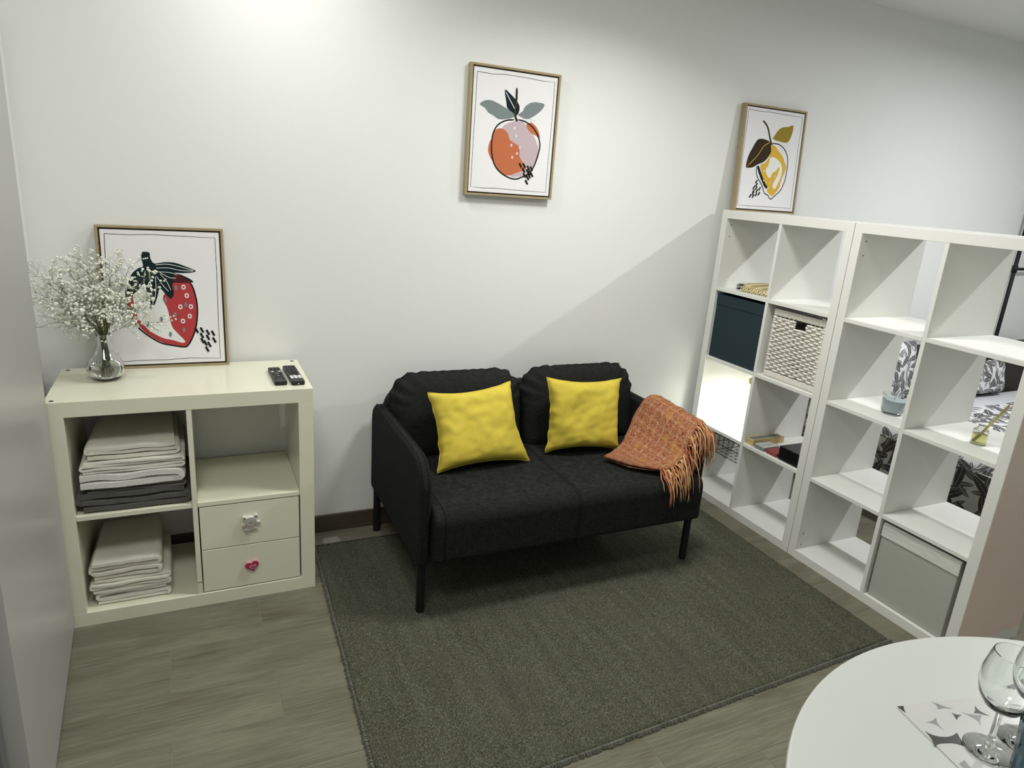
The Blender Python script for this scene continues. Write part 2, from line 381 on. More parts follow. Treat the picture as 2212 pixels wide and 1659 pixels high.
# ---------------- shelving ----------------
def kallax(name, label, x0, x1, ya, nc, nr, cell_h, cell_w, th, dv, mats, screws=(), endmat=None, group=None):
    """open shelf unit, its back edge row starting at y=ya and running towards -y (front faces -x) """
    Wd = nc * cell_w + (nc - 1) * dv + 2 * th; H = nr * cell_h + (nr - 1) * dv + 2 * th
    t = thing(name, label, 'shelf', (x0, ya, 0)); D = x1 - x0; m = mats
    slab('bottom_panel', (0, -Wd, 0), (D, 0, th), m, t); slab('top_panel', (0, -Wd, H - th), (D, 0, H), m, t)
    slab('side_panel', (0, -th, th), (D, 0, H - th), m, t); o = slab('side_panel', (0, -Wd, th), (D, -Wd + th, H - th), m, t)
    if endmat:  # thin sheet over the end panel, tinted apart from the unit's white
        slab('end_facing', (.0015, -Wd - .0012, .055), (D - .001, -Wd, H - .001), endmat, t, r=.0004, label='blush tinted outer face of the end panel')
    for c in range(1, nc):
        y = -(th + c * cell_w + (c - 1) * dv); slab('divider', (.001, y - dv, th), (D, y, H - th), m, t)
    for r in range(1, nr):
        z = th + r * cell_h + (r - 1) * dv
        for c in range(nc):
            y = -(th + c * (cell_w + dv)); slab('shelf_board', (.0, y - cell_w + .0004, z), (D, y - .0004, z + dv), m, t)
    return t
UA = kallax('cube_shelf_unit', 'white open cube shelf unit nearer the back wall, holding navy box and wicker basket', 2.82, 3.21, -.0387, 2, 4, .336, .3365, .0385, .016, WHITE)
UB = kallax('cube_shelf_unit', 'white open cube shelf unit farther from the wall, holding candle and reed diffuser', 2.82, 3.21, -.8072, 2, 4, .336, .3365, .0385, .016, WHITE, endmat=PINKISH)
def dot(parent, loc, r, nrm, name='cam_cover', m=DARKHOLE):
    V = []; F = []
    a = Vector(nrm).orthogonal().normalized(); b = Vector(nrm).cross(a)
    for s_ in (0, .0008):
        for k in range(14): V.append(Vector(loc) + (a * math.cos(k * PI / 7) + b * math.sin(k * PI / 7)) * r + Vector(nrm) * s_)
    F = [tuple(range(14, 28))] + [(k, (k + 1) % 14, 14 + (k + 1) % 14, 14 + k) for k in range(14)]
    return mesh(name, V, F, m, parent)
for (p, yy, z) in ((UA, -.0385, 1.40), (UA, -.0385, 1.345), (UB, -.0385, 1.40), (UB, -.0385, 1.345), (UB, -.0385, .115), (UB, -.0385, .06)):
    dot(p, (.03, yy, z), .0028, (0, -1, 0), 'screw_hole')
dot(UB, (.20, -.02, 1.467), .009, (0, 0, 1)); 

# cream two by two unit on the left
def cream_unit():
    t = thing('shelf_unit', 'cream two by two shelf unit with drawers, holding linen, under the strawberry picture', 'shelf', (0.004, -.418, 0))
    Wd = Hh = .79; D = .39; th = .05; dv = .016; c = (Wd - 2 * th - dv) / 2; m = CREAM
    slab('bottom_panel', (0, 0, 0), (Wd, D, th), m, t); slab('top_panel', (0, 0, Hh - th), (Wd, D, Hh), m, t)
    slab('side_panel', (0, 0, th), (th, D, Hh - th), m, t); slab('side_panel', (Wd - th, 0, th), (Wd, D, Hh - th), m, t)
    slab('divider', (th + c, .001, th), (th + c + dv, D, Hh - th), m, t)
    slab('shelf_board', (th + .0005, 0.002, th + c), (th + c - .0005, D, th + c + dv), m, t)
    slab('shelf_board', (th + c + dv + .0005, 0.002, th + c), (Wd - th - .0005, D, th + c + dv), m, t)
    for (x, y) in ((.021, .018), (.021, .367), (.767, .370)): dot(t, (x, y, Hh), .0065, (0, 0, 1))
    # two drawers
    xa, xb = th + c + dv + .004, Wd - th - .004; zm = th + c / 2
    for k, (z0, z1) in enumerate(((zm + .0015, th + c - .004), (th + .004, zm - .0015))):
        d = slab('drawer', (xa, .003, z0), (xb, .018, z1), m, t, r=.001)
        bm = bmesh.new(); box(bm, (xa + .01, .018, z0 + .01), (xb - .01, D - .03, z0 + .02)); box(bm, (xa + .01, .018, z0 + .01), (xa + .02, D - .03, z1 - .03)); box(bm, (xb - .02, .018, z0 + .01), (xb - .01, D - .03, z1 - .03)); box(bm, (xa + .01, D - .04, z0 + .01), (xb - .01, D - .03, z1 - .03))
        bmobj('drawer_box', bm, m, d)
        kx, kz = .569, (z0 + z1) / 2 + (.004 if k == 0 else .0)
        if k == 0: d['label'] = 'drawer front with grey bear knob'; bear(d, kx, kz)
        else: d['label'] = 'drawer front with pink heart knob'; heart(d, kx, kz)
    bm = bmesh.new(); box(bm, (th + c + dv * .1, -.0006, .098), (th + c + dv * .9, .002, .0988)); bmobj('edge_split', bm, GAPDARK, t)
    return t
def plate(bm, pts, y0, y1, r=.0012): return prism(bm, pts, 1, y0, y1, r, 2)
def ell(cx, cz, a, b, rot=0, n=18):
    return [(cx + a * math.cos(q) * math.cos(rot) - b * math.sin(q) * math.sin(rot), cz + a * math.cos(q) * math.sin(rot) + b * math.sin(q) * math.cos(rot)) for q in [2 * PI * k / n for k in range(n)]]
def multi(name, items, parent, mats):
    """items: (outline, y0, y1, mat index) pieces stacked in one mesh"""
    bm = bmesh.new()
    for pts, ya, yb, mi in items:
        n0 = len(bm.faces); plate(bm, pts, yb, ya, .0006 if abs(ya - yb) > .002 else 0)
        bm.faces.ensure_lookup_table()
        for f in bm.faces[n0:]: f.material_index = mi
    return bmobj(name, bm, mats, parent, smooth=True)
def bear(d, x, z):
    it = []; a = lambda p: [(x + u, z + v) for u, v in p]
    for (cx, cz, ra, rb, ro) in ((0, .008, .0205, .0165, .1), (-.0165, .0185, .0062, .0062, 0), (.0155, .022, .0062, .0062, 0), (.0, -.011, .014, .013, 0), (-.019, -.006, .0075, .0065, .5), (.021, -.001, .0075, .0065, .5), (-.013, -.021, .008, .006, -.3), (.013, -.019, .008, .006, .5)):
        cx *= 1.18; cz *= 1.18; it.append((a(ell(cx, cz, ra, rb, ro)), .003, -.010, 1)); it.append((a(ell(cx, cz, ra * .9, rb * .9, ro)), -.010, -.0108, 0))
    it.append((a(ell(0, .008, .019, .0155, .1)), -.0108, -.0116, 0))
    for (cx, cz, ra, rb, ro) in ((0, .003, .0045, .0028, 0), (-.022, -.006, .0035, .0045, .3), (.025, -.001, .0035, .0045, -.5), (-.0155, -.0255, .0048, .0032, -.3), (.0155, -.0225, .0048, .0032, .5), (-.006, -.0085, .0042, .0025, 0), (.007, -.007, .0036, .0025, .6)):
        it.append((a(ell(cx, cz, ra, rb, ro)), -.0116, -.0121, 2))
    for (cx, cz, r_) in ((-.003, .0055, .0011), (.003, .006, .0011), (0, .003, .0012), (-.0195, .022, .002), (.0183, .026, .002)): it.append((a(ell(cx, cz, r_, r_)), -.0118, -.0124, 3))
    multi('bear_knob', it, d, [BEAR, BEARS, PINKP, BLACKP])
def heartpts(x, z, s, rot):
    P = []
    for k in range(40):
        q = 2 * PI * k / 40; u = 16 * math.sin(q) ** 3; v = 13 * math.cos(q) - 5 * math.cos(2 * q) - 2 * math.cos(3 * q) - math.cos(4 * q)
        u *= s / 17; v *= s / 17; P.append((x + u * math.cos(rot) - v * math.sin(rot), z + u * math.sin(rot) + v * math.cos(rot)))
    return P
def heart(d, x, z):
    multi('heart_knob', [(heartpts(x, z, .0255, .22), .003, -.009, 2), (heartpts(x, z, .0240, .22), -.009, -.0096, 1), (heartpts(x - .0006, z + .0006, .0222, .22), -.0096, -.0101, 0), (heartpts(x + .0025, z - .004, .0125, .22), -.0101, -.0106, 2), (heartpts(x + .0028, z - .0045, .0095, .22), -.0106, -.0111, 3)], d, [HEART, HEARTD, HEARTP, HEARTM])
cream_unit()

# ---------------- rug ----------------
def rug():
    P = [(.84, -.135), (2.715, -.135), (2.70, -1.42), (.795, -1.50)]
    nx, ny = 250, 175; V = []; F = []
    t = thing('rug', 'dark olive grey short pile rug under the charcoal sofa', 'rug', (0, 0, 0))
    for j in range(ny + 1):
        for i in range(nx + 1):
            u, v = i / nx, j / ny
            a = Vector(P[0]).lerp(Vector(P[1]), u); b = Vector(P[3]).lerp(Vector(P[2]), u); p = a.lerp(b, v)
            w = .006 * noise.noise(Vector((u * 6, v * 6, 0)))
            if i in (0, nx): p.x += w * 1.3
            if j in (0, ny): p.y += w * 1.3
            ed = min(i, nx - i, j, ny - j)
            z = (.0095 if ed > 0 else .0005) + .0012 * noise.noise(Vector((p.x * 90, p.y * 60, 1))) * (ed > 0) + .0006 * random.random()
            V.append((p.x, p.y, z))
    for j in range(ny):
        for i in range(nx):
            a = j * (nx + 1) + i; F.append((a, a + nx + 1, a + nx + 2, a + 1))
    mesh('pile', V, F, RUG, t, smooth=True, kind='stuff')
    # yarn binding on the near and side edges, little tufts
    Vb, Fb = [], []; rnd = random.Random(4)
    def side(a, b, n, tx, ty):
        for i in range(n):
            q = Vector(a).lerp(Vector(b), (i + rnd.random() * .7) / n); L = .006 + .006 * rnd.random()
            x, yy = q.x, q.y; d = rnd.uniform(-.4, .4)
            tube_data([(x, yy, .009), (x + tx * L * .6 + d * .002, yy + ty * L * .6, .010 + .002 * rnd.random()), (x + tx * L * 1.1 + d * .004, yy + ty * L * 1.1, .003)], .0017 + .0008 * rnd.random(), 4, V=Vb, F=Fb)
    side(P[3], P[2], 620, 0, -1); side(P[0], P[3], 300, -1, 0); side(P[0], P[1], 500, 0, 1)
    mesh('edge_tufts', Vb, Fb, RUGEDGE, t, kind='stuff')
rug()

# ---------------- sofa ----------------
def puff(V, F, uvs, outline, base, th_f, th_b, n=26, crease=None, bow=0.0):
    """closed cushion: outline(u,v)->2D point on the rim square mapping; base(p)->(origin,normal)"""
    b0 = len(V)
    for side in (1, -1):
        for j in range(n + 1):
            for i in range(n + 1):
                u, v = -1 + 2 * i / n, -1 + 2 * j / n
                p = outline(u, v); h = base(p, u, v, side, th_f if side > 0 else th_b); V.append(h); uvs.append((u * .5 + .5, v * .5 + .5))
    m = (n + 1) ** 2
    for j in range(n):
        for i in range(n):
            a = b0 + j * (n + 1) + i; F.append((a, a + 1, a + n + 2, a + n + 1)); a += m; F.append((a, a + n + 1, a + n + 2, a + 1))
    return V, F
def weldmesh(name, V, F, uvs, mt, parent, sub=0, **k):
    bm = bmesh.new(); uvl = bm.loops.layers.uv.new('UVMap'); vs = [bm.verts.new(v) for v in V]
    for f in F:
        try:
            fc = bm.faces.new([vs[i] for i in f])
            for lp, i in zip(fc.loops, f): lp[uvl].uv = uvs[i]
        except ValueError: pass
    bmesh.ops.remove_doubles(bm, verts=bm.verts, dist=1e-5)
    return bmobj(name, bm, mt, parent, smooth=True, angle=80, **k)
def sofa():
    t = thing('sofa', 'charcoal two seat fabric sofa with round black legs on the rug', 'sofa', (1.71, -.40, 0))
    X = lambda x: x - 1.71; Y = lambda y: y + .40
    xl0, xl1, xr0, xr1 = 1.093, 1.138, 2.272, 2.320
    for k, (a, b) in enumerate(((xl0, xl1), (xr0, xr1))):
        P = rrect(Y(-.735), Y(-.030), .205, .605, (.02, .02, .085, .115), 8)
        # arm drops a little towards the back, lower edge rises towards the back
        P = [(y, z + (.0 if z > .4 else .03 * 0)) for y, z in P]
        bm = bmesh.new(); prism(bm, P, 0, X(a), X(b), .016, 4); bmobj('armrest', bm, SOFAM, t, smooth=True)
        # double seam line on the arm rim
        for xx in ((a + .012, b - .012)):
            Q = [(X(xx), y, z) for y, z in rrect(Y(-.7362), Y(-.0288), .215, .6062, (.02, .02, .085, .115), 8)]
            V, F = tube_data(Q[18:] + Q[:1] if False else Q, .0011, 5, True); mesh('seam', V, F, SEAM, t.children[-1] if t.children else t)
    # seat
    P = rrect(Y(-.775), Y(-.09), .232, .428, (.02, .02, .02, .055), 8)
    bm = bmesh.new(); t2 = bmesh.new()
    prism(bm, P, 0, X(1.140), X(2.308 - .010), .012, 4)
    seat = bmobj('seat', bm, SOFAM, t, smooth=True)
    for xx in (1.706, 1.716, 1.178):
        Q = [(X(xx), y, z) for y, z in rrect(Y(-.7762), Y(-.0888), .2308, .4291, (.02, .02, .02, .055), 8)]
        V, F = tube_data(Q, .0012, 5, True); mesh('seam', V, F, SEAM, seat)
    # back frame
    bm = bmesh.new(); prism(bm, rrect(X(1.139), X(2.272), .22, .665, (.02, .02, .10, .10), 8), 1, Y(-.085), Y(-.028), .014, 4)
    bmobj('back_frame', bm, SOFAM, t, smooth=True)
    # back cushions
    rnd = random.Random(3)
    for k, (xa, xb) in enumerate(((1.130, 1.703), (1.712, 2.282))):
        cx, hw = (xa + xb) / 2, (xb - xa) / 2; z0, z1 = .405, .752; hh = (z1 - z0) / 2; cz = (z0 + z1) / 2
        n = 44; V, F, uvs = [], [], []
        R = .105
        def outline(u, v):
            # map square to rounded rectangle by ring
            r = max(abs(u), abs(v))
            if r < 1e-6: return (0, 0, 0)
            su, sv = u / r, v / r; x, z = su * hw, sv * hh
            rr = R if z > 0 else .03
            ax, az = hw - rr, hh - rr
            if abs(x) > ax and abs(z) > az:
                dx, dz = abs(x) - ax, abs(z) - az; L = math.hypot(dx, dz)
                # rescale onto the arc
                m = max(dx, dz) / L if L > 0 else 1
                x = math.copysign(ax + dx * (rr / max(L, 1e-6)), x); z = math.copysign(az + dz * (rr / max(L, 1e-6)), z)
                s_ = 1.0
            return (x * r, z * r, r)
        sd = k * 17.3
        def base(p, u, v, side, th):
            x, z, r = p
            edge = max(0, 1 - r ** 5) ** .42
            h = th * edge * (1 - .10 * (v > 0) * v)
            # gathered creases near top corners
            cr = 0
            if v > .1:
                ang = math.atan2(z, x); cr = .0045 * math.sin(ang * 34 + sd) * max(0, (r - .72) / .28) * (1 if (abs(u) > .45 and v > .35) else .25)
            wr = .005 * noise.noise(Vector((x * 9 + sd, z * 9, side))) * (1 - r ** 6) + .010 * noise.noise(Vector((x * 3 + sd, z * 4, 3))) * (1 - r ** 4)
            yy = -.165 - .055 * (.5 - .5 * z / hh)      # leaning: bottom further forward
            return Vector((X(cx + x * (1 + cr * 2)), Y(yy) - side * h + (-(cr + wr) if side > 0 else 0), cz + z + cr * 1.3 * (z > 0)))
        puff(V, F, uvs, outline, base, .085, .06, n)
        c = weldmesh('back_cushion', V, F, uvs, SOFAM, t)
        Q = []
        for q in range(120):
            a = q / 120 * 8; sgi = int(a // 2); f = (a % 2) - 1
            u, v = [(f, -1), (1, f), (-f, 1), (-1, -f)][sgi]; p = outline(u, v); Q.append(base(p, u, v, 1, .085))
        V, F = tube_data(Q, .0028, 6, True); mesh('piping', V, F, SOFAM, c)
    for (x, y, z) in ((1.1165, -.705, .2), (1.1165, -.06, .2), (2.302, -.705, .2), (2.302, -.06, .2)):
        z0 = .0105 if not (y > -.1) else 0.0
        if y > -.1: z0 = 0.0
        bm = bmesh.new(); bmesh.ops.create_cone(bm, cap_ends=True, segments=28, radius1=.0155, radius2=.0155, depth=.235 - z0, matrix=Matrix.Translation((X(x), Y(y), (z0 + .235) / 2)))
        bmesh.ops.bevel(bm, geom=[e for e in bm.edges if all(v.co.z < z0 + .001 for v in e.verts)], offset=.003, segments=2, affect='EDGES')
        bmobj('leg', bm, LEGBLACK, t, smooth=True)
sofa()

# ---------------- scatter cushions ----------------
def scatter(name, label, cn, th, seed, group):
    """cn = TL TR BR BL corner points"""
    TL, TR, BR, BL = [Vector(c) for c in cn]; o = (TL + TR + BR + BL) / 4
    t = thing(name, label, 'cushion', (o.x, o.y, min(c.z for c in (BR, BL))), 0, group); org = Vector(t.location)
    nrm = (TR - BL).cross(TL - BR).normalized()
    if nrm.y > 0: nrm = -nrm
    V, F, uvs = [], [], []; rnd = random.Random(seed)
    def outline(u, v): return (u, v)
    def base(p, u, v, side, T):
        # sides pulled inwards between pointed corners
        uu = u * (1 - .125 * (1 - v * v) * abs(u) ** 3); vv = v * (1 - .135 * (1 - u * u) * abs(v) ** 3)
        a, b = (uu + 1) / 2, (vv + 1) / 2
        q = BL.lerp(BR, a).lerp(TL.lerp(TR, a), b)
        e = max(0, (1 - u ** 4)) ** .55 * max(0, (1 - v ** 4)) ** .55
        h = T * e
        eu, ev = 1 - abs(u), 1 - abs(v)
        wr = .0042 * math.sin(v * 19 + 9 * noise.noise(Vector((v * 3, seed, 0)))) * math.exp(-eu * 8) * e ** .5 * (1.4 if u < 0 else .7) * (.4 + 1.2 * abs(noise.noise(Vector((v * 2, seed, 8)))))
        wr += .003 * math.sin(u * 17 + 8 * noise.noise(Vector((u * 3, seed, 5)))) * math.exp(-ev * 8) * e ** .5
        wr += .014 * noise.noise(Vector((u * 1.7 + seed, v * 1.7, side))) * e + .005 * noise.noise(Vector((u * 5 + seed, v * 5, side))) * e
        q = q + nrm * side * (h + wr)
        # edges wave a little
        ee = max(abs(u), abs(v)) ** 8
        q += nrm * .010 * ee * noise.noise(Vector((u * 2.3, v * 2.3, seed))) + (TR - TL).normalized() * .006 * ee * noise.noise(Vector((u * 5, v * 5, seed + 9)))
        return q - org
    puff(V, F, uvs, outline, base, th, th, 48)
    c = weldmesh('cover', V, F, uvs, YELLOW, t)
    Q = []
    for q in range(160):
        a = q / 160 * 8; s = int(a // 2); f = (a % 2) - 1; u, v = [(f, -1), (1, f), (-f, 1), (-1, -f)][s]; Q.append(base((u, v), u, v, 1, 0.0))
    V, F = tube_data(Q, .0022, 5, True); mesh('seam_edge', V, F, YELLOW, t, smooth=True)
scatter('throw_cushion', 'yellow cushion at the middle of the left sofa seat, farther from the blanket', [(1.245, -.315, .712), (1.600, -.315, .740), (1.648, -.450, .437), (1.245, -.470, .437)], .058, 2, None)
scatter('throw_cushion', 'yellow cushion on the right sofa seat next to the orange blanket', [(1.760, -.330, .752), (2.135, -.330, .728), (2.085, -.448, .440), (1.748, -.395, .440)], .058, 7, None)

# ---------------- orange throw ----------------
def throw():
    t = thing('throw_blanket', 'folded orange tweed blanket with long fringe over the right sofa arm', 'blanket', (2.15, -.60, .43))
    O = Vector(t.location)
    # centre lines of back edge and fringed front edge along the length
    back = [(1.955, -.530, .433), (2.02, -.495, .436), (2.10, -.450, .450), (2.17, -.400, .500), (2.225, -.365, .560), (2.265, -.365, .618), (2.305, -.37, .628), (2.335, -.38, .600), (2.342, -.39, .54)]
    front = [(2.000, -.625, .437), (2.06, -.690, .440), (2.125, -.735, .446), (2.185, -.745, .478), (2.225, -.735, .525), (2.262, -.715, .592), (2.300, -.695, .612), (2.336, -.675, .585), (2.343, -.67, .53)]
    def cr(P, s):
        n = len(P) - 1; x = min(max(s * n, 0), n - 1e-6); i = int(x); f = x - i
        a, b, c, d = [Vector(P[min(max(k, 0), n)]) for k in (i - 1, i, i + 1, i + 2)]
        return .5 * ((2 * b) + (c - a) * f + (2 * a - 5 * b + 4 * c - d) * f * f + (3 * b - a - 3 * c + d) * f ** 3)
    def surf(s, w, lift):
        p = cr(back, s).lerp(cr(front, s), w)
        d1 = cr(back, min(s + .02, 1)).lerp(cr(front, min(s + .02, 1)), w) - cr(back, max(s - .02, 0)).lerp(cr(front, max(s - .02, 0)), w)
        d2 = cr(front, s) - cr(back, s); nn = d2.cross(d1).normalized()
        if nn.z < 0 and s < .75: nn = -nn
        if nn.x < 0 and s >= .75: nn = -nn
        return p - O + nn * lift
    def layer(name, l0, l1, s0, s1, w0, w1, seed):
        ns, nw = 70, 36; V, F, uv = [], [], []
        for L in (0, 1):
            for j in range(nw + 1):
                for i in range(ns + 1):
                    a, b = i / ns, j / nw; s = s0 + (s1 - s0) * a; w = w0 + (w1 - w0) * b
                    e = (1 - (2 * a - 1) ** 10) * (1 - (2 * b - 1) ** 14); e = max(0, e) ** .5
                    mid = (l0 + l1) / 2; h = mid + ((l1 if L else l0) - mid) * (.25 + .75 * e)
                    h += .004 * noise.noise(Vector((s * 9, w * 7, seed))) * L + .0025 * noise.noise(Vector((s * 30, w * 26, seed))) * L
                    w_ = w + .02 * noise.noise(Vector((s * 7, seed, 2))) * (1 if b > .5 else -1) * abs(2 * b - 1)
                    V.append(surf(s, w_, h)); uv.append((s * 1.5, w))
        m = (ns + 1) * (nw + 1)
        for j in range(nw):
            for i in range(ns):
                a = j * (ns + 1) + i; F.append((a, a + ns + 1, a + ns + 2, a + 1)); a += m; F.append((a, a + 1, a + ns + 2, a + ns + 1))
        rim = [j * (ns + 1) for j in range(nw + 1)] + [nw * (ns + 1) + i for i in range(1, ns + 1)] + [j * (ns + 1) + ns for j in range(nw - 1, -1, -1)] + [i for i in range(ns - 1, 0, -1)]
        for k in range(len(rim)): a, b = rim[k], rim[(k + 1) % len(rim)]; F.append((a, b, b + m, a + m))
        return mesh(name, V, F, BLANKET, t, smooth=True, uv=uv)
    layer('lower_fold', .001, .012, .03, .97, .04, .93, 1)
    layer('upper_fold', .0135, .027, .0, 1.0, .0, 1.0, 5)
    # fringe: long strands leaving the front edge
    rnd = random.Random(11)
    for k in range(120):
        s = .20 + .80 * (k + rnd.random()) / 120; p = surf(s, 1.0 - rnd.random() * .05, .004 + .020 * rnd.random())
        L = rnd.uniform(.08, .150) * (1.2 if s < .5 else 1.0); n = 9; Q = [p]; d = Vector((rnd.uniform(-.5, .35), -1, rnd.uniform(-.1, .5))).normalized(); cur = p
        kink = rnd.uniform(-.6, .6)
        for i in range(n):
            d = (d + Vector((.12 * kink * math.sin(i * .9) + rnd.uniform(-.14, .14), rnd.uniform(-.05, .06), -.34))).normalized()
            nx = cur + d * L / n; W_ = nx + O
            # rest on the seat, or hang in front of it
            if W_.y > -.772 and W_.z < .434 and W_.x < 2.27: nx = Vector((nx.x, nx.y, .434 - O.z + .004 * rnd.random())); d = (d + Vector((0, -.5, .1))).normalized(); d.z = max(d.z, -.05)
            if W_.y <= -.775 and nx.z + O.z < .43: nx.y = min(nx.y, -.781 - O.y)
            if W_.z < .6 and 2.262 < W_.x < 2.322 and W_.y > -.74: nx.y = min(nx.y, -.742 - O.y)
            cur = nx; Q.append(cur)
        V, F = tube_data(Q, .0033, 5, taper=(1, .3)); mesh('fringe_strand', V, F, FRINGES[rnd.choice((0, 0, 1, 1, 1, 2, 2))], t, smooth=True)
throw()

